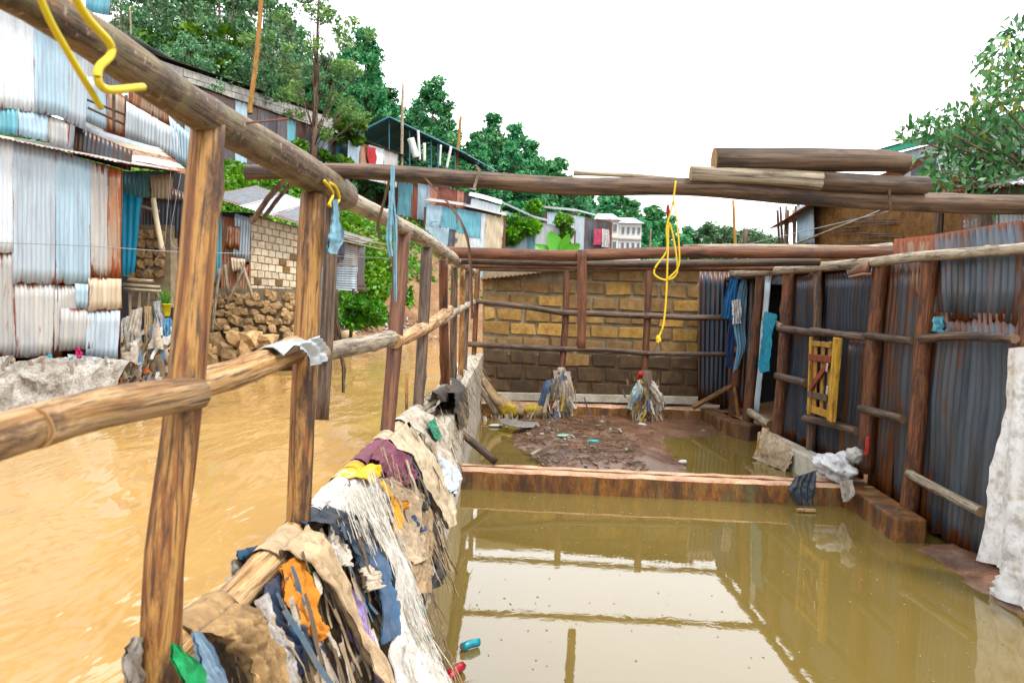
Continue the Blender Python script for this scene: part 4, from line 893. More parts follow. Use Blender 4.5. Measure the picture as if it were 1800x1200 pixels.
# houses down the slope
p45 = PY(52); p6 = PY(56); p5f = PY(54); pvs = PY(58); pbs = PY(66)
def row_shack(name, label, quads, pl, roof=None, depth=3., rm='s_slate', rise=.6):
    e = empty(name, on_ground(pl(*quads[0][0][3])), label, 'shack')
    for k, (qq, mm) in enumerate(quads): sheet(qq, pl, M[mm], e, off=.02*(k % 3), thin=True, tri=4, warp=.03)
    bk = -pl.n
    if roof:
        for a_, b_ in zip(roof, roof[1:]):
            A, B = pl(*a_), pl(*b_); up = bk*depth+Vector((0, 0, rise)); sheet([A+up, B+up, B-bk*.25, A-bk*.25], None, M[rm], e, name='roof_sheet', thin=True, tri=4)
            zf = min(ground_z(p.x, p.y+depth*.5) for p in (A, B))-.6; zt = min(A.z, B.z)-.12; mid = (A+B)/2+bk*(depth*.5)
            if zt > zf: mb = MB(); mb.box((mid.x, mid.y, (zt+zf)/2), abs(B.x-A.x)*.97, depth*.9, zt-zf); mb.build('wall_core', M['s_slate'], e)
    return e
row_shack('teal_shack', 'narrow teal corrugated shack with a red door on the green slope', [([(700, 318), (726, 322), (724, 384), (698, 378)], 's_teal'), ([(724, 322), (736, 324), (734, 386), (722, 384)], 's_red'), ([(735, 322), (757, 326), (754, 388), (733, 386)], 's_blue')], p6, [(694, 312), (760, 322)])
row_shack('salmon_shack', 'salmon and rust sheet iron shack above the teal patched house', [([(752, 326), (770, 329), (768, 366), (750, 362)], 's_pink'), ([(768, 328), (806, 335), (803, 372), (766, 368)], 's_red'), ([(804, 334), (816, 337), (814, 376), (801, 372)], 's_pink'), ([(814, 338), (832, 342), (830, 378), (812, 376)], 's_dgrey')], p6, [(748, 320), (792, 322), (836, 336)], 2.)
row_shack('patched_teal_house', 'teal and pale blue patchwork sheet house facing the river', [([(750, 358), (778, 362), (776, 400), (748, 398)], 's_blue'), ([(776, 362), (806, 368), (804, 405), (774, 400)], 's_teal'), ([(804, 366), (846, 374), (844, 420), (802, 412)], 's_teal'), ([(844, 374), (856, 376), (854, 436), (842, 436)], 's_white'), ([(854, 376), (886, 382), (882, 440), (852, 438)], 's_cream'),
          ([(748, 396), (790, 400), (786, 440), (744, 438)], 's_blue'), ([(786, 398), (806, 404), (803, 442), (783, 440)], 's_slate'), ([(800, 408), (826, 412), (824, 446), (796, 444)], 's_cream'), ([(822, 410), (846, 418), (842, 448), (820, 446)], 's_white'), ([(744, 436), (890, 440), (890, 490), (740, 486)], 's_blue'), ([(758, 388), (782, 391), (782, 398), (757, 396)], 's_teal')], p45, [(744, 352), (814, 362), (890, 380)], 3.2, 's_tan')
row_shack('white_sheet_shack', 'white corrugated lean-to squeezed between the salmon shack and the vine', [([(828, 348), (880, 362), (878, 382), (826, 374)], 's_white')], p5f, [(824, 344), (882, 360)], 2., 's_white')
row_shack('vine_shack', 'pale blue sheet shack half covered by a climbing vine', [([(886, 370), (930, 384), (926, 440), (884, 438)], 's_blue'), ([(928, 384), (945, 390), (941, 444), (924, 440)], 's_teal'), ([(943, 390), (1010, 402), (1008, 450), (939, 446)], 's_white'), ([(884, 436), (1010, 446), (1008, 490), (880, 486)], 's_slate')], pvs, [(870, 352), (940, 384), (1014, 402)], 3.4, 's_slate')
row_shack('blue_upper_shack', 'long light blue sheet shack beyond the banana plant', [([(962, 372), (994, 376), (992, 440), (960, 440)], 's_blue'), ([(992, 376), (1030, 382), (1028, 444), (990, 440)], 's_grey'), ([(1028, 382), (1050, 386), (1047, 446), (1026, 444)], 's_slate'), ([(1048, 384), (1074, 390), (1070, 440), (1045, 446)], 's_dgrey')], pbs, [(956, 366), (1016, 372), (1078, 388)], 3., 's_slate')
patch('pink_washing', 'pink washing hung on the front of the blue shack', 'cloth', [(1044, 402), (1043, 418), (1042, 430)], [(1058, 403), (1058, 418), (1057, 431)], PY(65.7), cloth_mat((.72, .16, .26)), .1, 3, .08, 8, 8)
patch('white_washing', 'white washing hung next to the pink washing on the blue shack', 'cloth', [(1058, 402), (1058, 418), (1058, 434)], [(1070, 404), (1071, 418), (1071, 436)], PY(65.7), cloth_mat((.75, .74, .74)), .1, 3, .08, 8, 8)
# white storeyed houses far off
pw = PY(92)
def block(e, x0, x1, y0, y1, Y, D, nwx, nwy, roof):
    P = PY(Y); a, b, c_ = P(x0, y1), P(x1, y1), P(x0, y0); W, H = (b-a).length, (c_-a).length; zf = min(ground_z(a.x, Y), a.z)-.4
    mb = MB(); mb.box(((a.x+b.x)/2, Y+D/2, (zf+c_.z)/2), W, D, c_.z-zf); mb.build('wall', M['white'], e)
    gl = M['win']
    for j in range(nwy):
        for i in range(nwx):
            x = a.x+W*(i+.5)/nwx; z = c_.z-H*(j+.45)/nwy; mb = MB(); mb.box((x, Y-.02, z), W/nwx*.55, .12, H/nwy*.48); w = mb.build('window', M['white'], e)
            mb = MB(); mb.box((x, Y-.06, z), W/nwx*.46, .12, H/nwy*.40); mb.build('pane', gl, w)
    mb = MB(); mb.box(((a.x+b.x)/2, Y-.06, c_.z-H*.52), W*1.02, .3, .18); mb.build('floor_band', M['concrete'], e)
    if roof:
        mb = MB(); z = c_.z; L = [(a.x-.3, Y-.5, z), (b.x+.3, Y-.5, z), (b.x+.3, Y+D, z), (a.x-.3, Y+D, z), (a.x+W*.15, Y+D*.4, z+1.1), (b.x-W*.15, Y+D*.4, z+1.1)]
        mb.add(L, [(0, 1, 5, 4), (1, 2, 5), (2, 3, 4, 5), (3, 0, 4), (3, 2, 1, 0)]); mb.build('roof', M['s_white'], e)
M['win'] = plain('window_glass', (.10, .13, .15), .15)
e = empty('white_house', on_ground(pw(1070, 430)), 'white storeyed house with hipped pale roof beyond the blue shack', 'house', 'white storeyed houses'); block(e, 1046, 1086, 386, 446, 92, 7, 3, 2, True)
e = empty('white_house', on_ground(PY(98)(1105, 430)), 'white storeyed house with rows of windows at the end of the street', 'house', 'white storeyed houses'); block(e, 1080, 1126, 392, 446, 98, 8, 5, 2, True)
# poles and wires on the hill
for pxs, Y, w, mm, lab in [([(462, -40), (452, 90), (440, 186)], 31.5, 8.5, 'w_pole', 'tall yellowish timber pole leaning above the dark iron shed'), ([(708, 148), (706, 290)], 54, 5, 'w_grey', 'grey utility pole standing before the blue canopy'), ([(810, 205), (801, 308)], 60, 5, 'w_pole', 'pale utility pole at the lower end of the canopy'), ([(1289, 352), (1293, 450)], 24, 5, 'w_pole', 'slim pale pole standing alone behind the block hut'), ([(1144, 402), (1142, 445)], 90, 3, 'w_grey', 'thin far pole beside the white houses'),
                       ([(228, 12), (230, 48)], 36, 2.5, 'w_grey', 'thin aerial mast on the white roofed house')]:
    single('utility_pole', lab, 'pole', pxs+[(pxs[-1][0], pxs[-1][1]+14)], PY(Y), w, w*1.15, M[mm], seg=8, knots=0, bumps=.03)
for k, (a_, b_) in enumerate([((708, 158), (810, 212)), ((708, 168), (810, 220)), ((810, 214), (1144, 406)), ((810, 222), (1144, 410)), ((462, 10), (708, 160))]):
    A, B = PY(54 if k < 2 or k == 4 else 60)(*a_), PY(60 if k < 2 else 54 if k == 4 else 90)(*b_)
    if k == 4: A = PY(31.5)(*a_)
    mb = MB(); mb.tube([A.lerp(B, t/16)-Vector((0, 0, 1.2*4*(t/16)*(1-t/16)*(1 if k > 1 else .5))) for t in range(17)], .014, 4)
    tag(mb.build('power_line', M['wire_d'], None), ['power line strung between the grey and the pale utility pole', 'power line strung between the grey and the pale utility pole', 'power line running from the pale utility pole down to the far pole', 'power line running from the pale utility pole down to the far pole', 'power line running from the tall leaning timber pole to the grey pole'][k], 'wire', 'power lines on the hill')

# ------------------------------------------------------------------ TREES
def make_tree(name, kind, seed, H=16.):
    rnd = random.Random(seed); root = bpy.data.objects.new(name, None); COL.objects.link(root); blobs = []; mb = MB()
    lean = Vector((rnd.uniform(-.6, .6), rnd.uniform(-.6, .6), H*.97)); C_ = catmull([Vector((0, 0, -.6)), Vector((lean.x*.1+rnd.uniform(-.2, .2), lean.y*.1, H*.35)), lean], 12)
    mb.tube(C_, H*(.022 if kind == 'feather' else .016), 7, H*.003)
    def tr(z): return C_[min(11, int(z/H*11))]
    if kind == 'pine':
        z = H*.2
        while z < H:
            t = (z-H*.2)/(H*.8); Rr = H*.26*(1-t)**.7*(.75+.5*rnd.random())+.35
            for k in range(6 if t < .6 else 4):
                a = rnd.uniform(0, 6.28); rr = Rr*rnd.uniform(.35, 1.); c = tr(z)+Vector((math.cos(a)*rr, math.sin(a)*rr, rnd.uniform(-.3, .5))); c.z = z+rnd.uniform(-.3, .5)+.12*rr
                r = rnd.uniform(.7, 1.25)*(1-.3*t); blobs.append((c, r, r*r)); 
                if k < 3: mb.tube([tr(z)-Vector((0, 0, .4)), tr(z).lerp(c, .55)+Vector((0, 0, .1)), c], .05, 4, .012)
            z += H*.052
        per, size, mat, asp = 150, .25, M['pine'], 2.0
    elif kind == 'broad':
        for k in range(85):
            a = rnd.uniform(0, 6.28); t = rnd.random(); z = H*(.34+.64*t); Rr = H*.30*math.sin(math.pi*min(.97, .18+.8*t))**.7*rnd.uniform(.3, 1.05)
            c = Vector((math.cos(a)*Rr+lean.x*t, math.sin(a)*Rr+lean.y*t, z)); r = rnd.uniform(.5, 1.1); blobs.append((c, r, r*r))
            if k % 3 == 0: q = tr(z*.72); mb.tube([q, q.lerp(c, .5)+Vector((0, 0, .3)), c], .07, 4, .012)
        per, size, mat, asp = 95, .21, M['broad'], 1.8
    else:
        for k in range(46):
            a = rnd.uniform(0, 6.28); t = rnd.random(); z = H*(.30+.68*t); Rr = H*.30*(.35+.65*math.sin(math.pi*min(1, .12+.8*t)))*rnd.uniform(.25, 1.05)
            c = Vector((math.cos(a)*Rr+lean.x*t, math.sin(a)*Rr+lean.y*t, z)); r = rnd.uniform(.4, .95); blobs.append((c, r, r*r))
            q = tr(z*.78); mid = q.lerp(c, .5)+Vector((0, 0, .35)); mb.tube([q, mid, c], .035, 4, .008)
            for w in range(2): mb.tube([mid, c+Vector((rnd.uniform(-.9, .9), rnd.uniform(-.9, .9), rnd.uniform(-.2, .6)))], .012, 3, .005)
        per, size, mat, asp = 230, .14, M['feather'], 2.4
    link('trunk', mesh('trunk', mb.v, mb.f, M['trunk'], True), root)
    leaves('crown', blob_points([(tuple(c), r, k) for c, r, k in blobs], per, seed), size, mat, root, asp, .3, seed=seed)
    return root
PROTO = {}
for kd, n in (('pine', 3), ('broad', 3), ('feather', 1)):
    PROTO[kd] = [[make_tree({'pine': 'pine_tree', 'broad': 'broadleaf_tree', 'feather': 'feathery_tree'}[kd], kd, 10+i+len(kd)), False] for i in range(n)]
def place_tree(kd, px, pytop, Y, label, group=None, wide=1., var=None):
    top = PY(Y)(px, pytop); gz = ground_z(top.x, Y) if top.x < 3 else .3
    if Y > 110: gz = max(gz, -.5)
    k = random.randrange(len(PROTO[kd])) if var is None else var; ent = PROTO[kd][k]
    if not ent[1]: r = ent[0]; ent[1] = True
    else:
        r = ent[0].copy(); COL.objects.link(r)
        for ch in list(ent[0].children): c = ch.copy(); COL.objects.link(c); c.parent = r
    h = max(3., top.z-gz)/16.; r.location = (top.x, Y, gz); r.rotation_euler = (0, 0, random.uniform(0, 6.28)); r.scale = (h*wide, h*wide, h)
    return tag(r, label, 'tree', group)
place_tree('feather', 552, -25, 43, 'slender feathery tree with a bare trunk in front of the dark iron shed', wide=1.15)
G1 = 'broadleaf trees behind the upper houses'
for x, y, Y in [(215, -60, 42), (300, -70, 47), (390, -40, 45), (455, -30, 52), (255, -20, 55), (345, -10, 58), (425, 20, 60), (500, 30, 62), (330, 60, 40), (395, 75, 44)]:
    place_tree('broad', x, y, Y, 'tall broadleaf tree in the grove behind the grey block house', G1, random.uniform(.85, 1.1))
G2 = 'dark trees of the wooded ridge'
for x, y, Y, w in [(520, 90, 60, 1.), (575, 110, 62, 1.1), (640, 60, 66, 1.), (610, 95, 70, 1.1), (660, 130, 70, 1.2), (690, 165, 72, 1.1), (560, 140, 56, 1.1), (625, 165, 60, 1.1), (480, 110, 58, 1.)]:
    place_tree('pine', x, y, Y, 'dark conifer crowding the ridge between feathery tree and blue canopy', G2, w)
for x, y, Y, w in [(765, 150, 76, 1.05), (735, 185, 80, 1.1), (790, 190, 82, 1.), (720, 215, 74, 1.)]:
    place_tree('pine', x, y, Y, 'dark conifer rising right behind the blue canopy', G2, w)
for x, y, Y, w in [(825, 235, 84, 1.1), (868, 208, 88, 1.15), (905, 225, 90, 1.2), (845, 250, 80, 1.1), (935, 255, 92, 1.2), (965, 285, 96, 1.2), (890, 260, 84, 1.2), (925, 290, 86, 1.2), (990, 312, 100, 1.2), (850, 290, 76, 1.1), (960, 320, 90, 1.2)]:
    place_tree('pine', x, y, Y, 'dark conifer on the ridge between canopy and white houses', G2, w)
for x, y, Y, w in [(1010, 335, 104, 1.3), (1035, 340, 112, 1.3), (1060, 345, 118, 1.3), (1085, 345, 124, 1.3), (1110, 350, 128, 1.3), (1135, 365, 134, 1.3), (1158, 375, 140, 1.3), (1178, 385, 146, 1.3), (1198, 400, 150, 1.3), (1020, 360, 98, 1.3), (1150, 395, 125, 1.4), (1120, 385, 118, 1.3)]:
    place_tree('pine', x, y, Y, 'far conifer on the falling end of the ridge behind the white houses', G2, w)
for x, y, Y, w in [(700, 215, 84, 1.3), (745, 225, 88, 1.3), (815, 262, 92, 1.3), (880, 245, 98, 1.3), (945, 285, 104, 1.3), (600, 130, 76, 1.3), (540, 120, 74, 1.3), (660, 190, 80, 1.3), (780, 240, 86, 1.3), (910, 262, 100, 1.3), (980, 318, 106, 1.4), (840, 270, 96, 1.3)]:
    place_tree('pine', x, y, Y, 'conifer filling the back of the wooded ridge', G2, w)
G3 = 'far round trees behind the block hut'
for x, y, Y, w in [(1238, 398, 150, 1.5), (1262, 392, 146, 1.6), (1285, 405, 150, 1.4), (1325, 400, 140, 1.4), (1348, 412, 144, 1.3), (1215, 415, 150, 1.3), (1305, 425, 150, 1.5), (1372, 418, 140, 1.4)]:
    place_tree('broad', x, y, Y, 'far round green tree behind the block hut', G3, w)
for kd in PROTO:
    for ent in PROTO[kd]:
        if not ent[1]:
            for ch in list(ent[0].children): bpy.data.objects.remove(ch)
            bpy.data.objects.remove(ent[0])

# bushes on the slope
def bush(label, px, py, pl, r, n, mat, size, stretch=(1, 1, .8), name='bush', seed=3):
    c = pl(px, py); rnd = random.Random(seed+int(px)); e = empty(name, (c.x, c.y, c.z-r*.7), label, 'bush'); bl = []; mb = MB(); base = e.location
    for k in range(9):
        d = Vector((rnd.gauss(0, .5)*stretch[0], rnd.gauss(0, .4)*stretch[1], rnd.gauss(0, .45)*stretch[2]))*r; bl.append((tuple(c+d), r*.5, 1.)); mb.tube([base, base.lerp(c+d, .6)+Vector((0, 0, .1*r)), c+d], .02*r+.01, 4, .006)
    mb.build('stem', M['trunk'], e); leaves('foliage', blob_points(bl, n//9, seed), size, mat, e, 1.8, .2, seed=seed, center=c); return e
bush('light green bush on the roof edge above the block house', 365, 112, PH(17), 2.0, 2600, M['lime'], .24, (1.6, 1, .6))
bush('light green bush squeezed under the white gable roof', 310, 102, PH(18), 1.3, 1200, M['lime'], .22)
bush('round green bush before the dark iron shed wall', 522, 262, PH(9.3), .7, 1500, M['lime'], .14)
bush('leafy green shrub at the end of the dark iron shed', 612, 236, PH(9.2), .9, 900, M['lime'], .24)
bush('low green shrub under the patched shed', 602, 290, PH(8.2), .9, 1200, M['lime'], .2)
bush('climbing vine covering the corner of the pale blue shack', 915, 398, PY(57.5), 1.6, 3600, M['lime'], .18, (1.1, .5, 1.0), 'climbing_vine')
bush('golden green creeper beside the banana plant', 990, 412, PY(57), 1.1, 1500, M['lime'], .2, (.5, .5, 1.2), 'creeper')
bush('dense green bush at the waterline below the stilt shack', 640, 548, PY(23), .7, 2200, M['lime'], .11)
bush('leafy bush on the slope beside the thin posts', 712, 490, PH(2.5), 1.0, 2500, M['lime'], .13)
# banana plant
c = PY(50)(985, 452); bn = empty('banana_plant', on_ground(c), 'banana plant with a broad upright leaf before the vine shack', 'plant')
mb = MB(); mb.tube([bn.location, c], .12, 7, .07); mb.build('stem', plain('banana_stem', (.20, .30, .08), .6), bn)
for (x, y), w in [((966, 402), .55), ((1020, 425), .4), ((940, 425), .3), ((1040, 440), .35), ((1000, 405), .3)]:
    t = PY(49.8)(x, y); n_ = 9; V = []; d = t-c; sdv = d.cross(Vector((.2, -1, .1))).normalized()
    for i in range(n_):
        u = i/(n_-1); p = c+d*u-Vector((0, 0, .25*u*u))*d.length*.4; ww = w*math.sin(math.pi*min(.98, .08+u*.92))**.6
        V += [p-sdv*ww, p+Vector((0, .06, -.05)), p+sdv*ww]
    link('leaf', mesh('leaf', V, [(3*i+k, 3*i+k+1, 3*i+k+4, 3*i+k+3) for i in range(n_-1) for k in (0, 1)], plain('banana_leaf', (.10, .42, .03), .45), True), bn)
# creeping ground cover on the slope
rng = np.random.default_rng(5); pts = []
while len(pts) < 125000:
    s = rng.uniform(0, 1)**1.5*72-3.5; o = rng.uniform(.5, 16)
    if rng.random() < .55: s = rng.uniform(-1, 22); o = rng.uniform(0, 10)
    if s > 14 and o < 4: o = rng.uniform(-6, 16)
    e_ = interp(s, EDGE) if s < 12 else -1.0
    q = o-e_
    if q < 1.0 or (q < 1.8 and nz(s*.8, o*.8, 3) < .0) or nz(s*.45+3, o*.45) > .62: continue
    if s < .5 and o < 4.5: continue
    p = hill_p(s, o, abs(rng.normal(0, .16))+.02); pts.append(tuple(p))
tag(leaves('ground_cover', np.array(pts), .17, M['lime'], None, 1.5, 0., seed=8), 'bright green creepers covering the river slope', 'ground cover', kind='stuff')
# rocks and rubbish along the far waterline
for k in range(26):
    s = random.uniform(-1, 13); o = interp(s, EDGE)+random.uniform(.1, 1.2); r = random.uniform(.12, .42); p = hill_p(s, o, r*.2)
    tag(stone_at(None, p, r*1.3, r, r*.8, 'boulder'), 'brown boulder half buried in the far river bank', 'boulder', 'boulders along the far river bank')
mb = MB()
for k in range(900):
    s = random.uniform(-2, 13); o = interp(s, EDGE)+random.uniform(.2, 2.4); p = hill_p(s, o, .04); L = random.uniform(.08, .5); a = random.uniform(0, 6.28); d = Vector((math.cos(a), math.sin(a), random.uniform(-.2, .5)))*L
    mb.bar(p-d*.5, p+d*.5, random.uniform(.01, .05), random.uniform(.006, .02))
tag(mb.build('bank_litter', M['twig']), 'twigs and litter strewn along the far river bank', 'litter', kind='stuff')
mb = MB()
for k in range(260):
    s = random.uniform(-2, 13); o = interp(s, EDGE)+random.uniform(.15, 1.8); p = hill_p(s, o, .06); mb.box(p, random.uniform(.04, .22), random.uniform(.04, .18), random.uniform(.01, .06), Matrix.Rotation(random.uniform(0, 3), 3, (random.random(), random.random(), 1)), .02)
tag(mb.build('bank_plastic', cloth_mat((.62, .62, .62))), 'pale plastic litter scattered along the far river bank', 'litter', kind='stuff')

# ------------------------------------------------------------------ RIGHT SIDE beyond the wall
pmw = PX(5.6)
mw = empty('mud_house', (5.9, 12, .3), 'brown mud walled house with showing wattle sticks behind the iron wall', 'house')
V = []; nx, ny = 60, 16; q4 = [pmw(1425, 352), pmw(1720, 300), pmw(1720, 520), pmw(1425, 470)]
for j in range(ny+1):
    for i in range(nx+1):
        u, v = i/nx, j/ny; p = q4[3].lerp(q4[2], u).lerp(q4[0].lerp(q4[1], u), v); V.append(p+Vector((-.05*nz(p.y*3, p.z*5)-.03*nz(p.y*9, p.z*12), 0, 0)))
link('mud_wall', mesh('mud_wall', [v-mw.location for v in V], [(j*(nx+1)+i, j*(nx+1)+i+1, (j+1)*(nx+1)+i+1, (j+1)*(nx+1)+i) for j in range(ny) for i in range(nx)], M['earthwall'], True), mw, Matrix.Translation(mw.location))
for k in range(13):
    y = 385+k*5; x0 = 1430+random.uniform(0, 90); A, B = pmw(x0+10, y+random.uniform(-4, 4)), pmw(x0+random.uniform(50, 110), y+random.uniform(-8, 2)); mb = MB(); mb.tube([A+Vector((-.05, 0, 0)), A.lerp(B, .5)+Vector((-.065, 0, .02)), B+Vector((-.04, 0, 0))], .008, 5); mb.build('wattle_stick', M['w_dark'], mw)
A, B = pmw(1385, 402), pmw(1482, 358); a_ = Vector((0, 0, 0))
sheet([A+Vector((1.6, .3, .6)), B+Vector((1.6, .0, .9)), B+Vector((-.4, 0, .1)), A+Vector((-.4, 0, -.02))], None, M['s_rust'], mw, name='roof_sheet')
ppole('eave_pole', [(1400, 428), (1560, 366)], PX(5.2), 4, M['w_grey'], mw, seg=6, knots=0)
mb = MB(); mb.box((6.9, 12.4, 1.6), 2.4, 4.6, 2.6); mb.build('wall_core', M['earthwall'], mw)
for q, mm in [([(1690, 350), (1755, 345), (1755, 420), (1690, 420)], 's_rust'), ([(1750, 345), (1812, 342), (1812, 410), (1750, 412)], 's_white'), ([(1694, 388), (1720, 384), (1720, 402), (1694, 404)], 's_blue'), ([(1400, 362), (1430, 360), (1432, 430), (1404, 430)], 's_blue')]: sheet(q, PX(5.45), M[mm], mw)
# bundle of poles
for k in range(9):
    x = 1368+k*6.2; single('stacked_pole', 'upright pole in the bundle leaning at the mud house corner', 'pole', [(x+random.uniform(-3, 3), 358+random.uniform(0, 12)), (x+random.uniform(-5, 5), 470)], PY(14.5+random.uniform(0, .5)), 4.5, 5, M[random.choice(['w_grey', 'w_dark', 'w_red'])], 'bundle of upright poles', seg=6, knots=1)
# green roofed building
pg = PX(9.)
gb = empty('green_roofed_house', (10, 15, .3), 'pale sheet iron house with a green roof edge behind the leafy tree', 'house')
for i in range(5):
    x0, x1 = 1560+i*56, 1560+(i+1)*56+4; f = lambda x: 270-(x-1560)*.26
    sheet([(x0, f(x0)+4), (x1, f(x1)+4), (x1, 420), (x0, 420)], pg, M[['s_grey', 's_white', 's_grey', 's_white', 's_grey'][i]], gb, thin=True, tri=4)
A, B = pg(1552, 270), pg(1860, 190); mb = MB(); mb.bar(A+Vector((-.12, 0, 0)), B+Vector((-.12, 0, 0)), .08, .13); mb.build('fascia', M['greenpaint'], gb)
sheet([A+Vector((3, 0, .5)), B+Vector((3, 0, .5)), B+Vector((-.2, 0, .08)), A+Vector((-.2, 0, .08))], None, M['s_teal'], gb, name='roof_sheet', thin=True)
mb = MB(); p = pg(1625, 300); mb.box(p+Vector((-.03, 0, 0)), .06, .9, .6); w = mb.build('window', M['win'], gb)
# low rust roof with the tree over it
lr = empty('low_rusty_roof', (6.4, 9., 1.), 'low rusty lean-to roof under the leafy tree', 'shed')
A, B = PX(5.0)(1636, 342), PX(5.0)(1830, 318)
for t0, t1, mm in ((0, .35, 's_rust'), (.33, .7, 's_tan'), (.68, 1., 's_white')): sheet([A.lerp(B, t0)+Vector((1.8, 0, .55)), A.lerp(B, t1)+Vector((1.8, 0, .55)), A.lerp(B, t1), A.lerp(B, t0)], None, M[mm], lr, name='roof_sheet')
for t in (.02, .5, .98): p = A.lerp(B, t); mb = MB(); mb.tube([(p.x+.1, p.y, .2), (p.x+.1, p.y, p.z)], .05, 8); mb.build('post', M['w_dark'], lr)
mb = MB(); mb.bar(A+Vector((.1, 0, -.06)), B+Vector((.1, 0, -.06)), .06, .08); mb.build('eave_beam', M['w_dark'], lr)
# leafy tree on the right
rt = empty('leafy_tree', (6.6, 8.4, .25), 'leafy tree with drooping glossy leaves behind the iron wall', 'tree')
P7 = lambda x, y, Y=8.2: tuple(PY(Y)(x, y)); rnd = random.Random(4); bl = []
spots = [(1790, 80, .38), (1765, 105, .3), (1800, 130, .4), (1775, 160, .4), (1745, 165, .3), (1730, 190, .3), (1800, 190, .45), (1765, 215, .4), (1745, 250, .4), (1790, 250, .5), (1715, 235, .3), (1690, 205, .25), (1675, 215, .25), (1650, 225, .22), (1610, 228, .22), (1595, 240, .18), (1635, 222, .22), (1680, 240, .3), (1690, 270, .36), (1650, 300, .3), (1725, 285, .4), (1765, 300, .45), (1800, 310, .5), (1680, 305, .35), (1720, 320, .38), (1760, 330, .38), (1640, 325, .22), (1810, 60, .3), (1830, 120, .5), (1840, 220, .5)]
mb = MB(); tb = Vector((6.7, 8.5, .2)); tm = Vector((6.4, 8.4, 2.9)); mb.tube([tb, Vector((6.6, 8.5, 1.6)), tm], .12, 8, .08)
for x, y, r in spots:
    c = Vector(P7(x, y, 8.2+rnd.uniform(-.5, .7))); bl.append((tuple(c), r, r*r/.12)); mb.tube([tm, tm.lerp(c, .55)+Vector((0, 0, .12)), c], .028, 5, .006)
mb.build('trunk', M['trunk'], rt, True)
leaves('crown', blob_points(bl, 100, 4), .046, M['glossy'], rt, 2.3, .9, seed=4, center=(6.5, 8.4, 3.2))
# grass seen through the gap in the wall
mb = MB()
for k in range(1400):
    p = Vector((random.uniform(3.7, 5.2), random.uniform(5.2, 7.4), .24)); t = p+Vector((random.gauss(0, .08), random.gauss(0, .08), random.uniform(.15, .55))); w = Vector((random.uniform(-.012, .012), random.uniform(-.012, .012), 0)); mb.add([p-w, p+w, t], [(0, 1, 2)])
tag(mb.build('grass', plain('wild_grass', (.13, .32, .03), .6)), 'green grass growing behind the iron wall', 'grass', kind='stuff')

# ------------------------------------------------------------------ RAGS AND DEBRIS along the river-side rail
RZL = [(pf(x, y).y, pf(x, y).z) for x, y in ((290, 1152), (400, 1062), (508, 952), (590, 868), (690, 760), (730, 725), (790, 676), (824, 646))]
RZM = [(pf(x, y).y, pf(x, y).z) for x, y in ((330, 682), (440, 652), (548, 606), (640, 606))]
def low_rail(y): return interp(y, RZL), .036
def mid_rail(y): return interp(y, RZM), .03
def tx(z): return -.55+(1.2-z)*.40                        # face of the matted debris
PT = Plane((tx(1.2), 0, 1.2), (1, 0, .40))
V = []; yy = frange(.7, 7.2, .07); tt = frange(0, 1, .05)
for y in yy:
    for t in tt:
        z = 1.16-1.35*t; k = max(0, min(1, (y-3.3)/1.3)); x = tx(z)*(1-k)+(-.50+.03*t)*k-.125+.05*nz(y*4, t*4)+.03*nz(y*11, t*10)
        V.append(Vector((x, y, z-.2*k*(1-t))))
m_ = len(tt); db = empty('debris_bank', (-.5, 3, 0), 'matted mass of roots and mud caught along the river-side rail', 'debris')
link('matted_roots', mesh('matted_roots', [v-db.location for v in V], [(i*m_+j, i*m_+j+1, (i+1)*m_+j+1, (i+1)*m_+j) for i in range(len(yy)-1) for j in range(m_-1)], M['trash'], True), db, Matrix.Translation(db.location))
st = []
for k in range(480):
    y = random.uniform(.9, 4.8); z = random.uniform(.15, 1.15); kk = max(0, min(1, (y-3.3)/1.3)); x = tx(z)*(1-kk)-.47*kk-.07
    st.append(((x, y, z), (.3, random.uniform(-.5, .5), -1), random.uniform(.06, .2), .7))
tag(strands('root_strands', None, None, st, M['strand'], .0022, 6), 'loose roots and straw hanging from the debris on the rail', 'roots', kind='stuff')
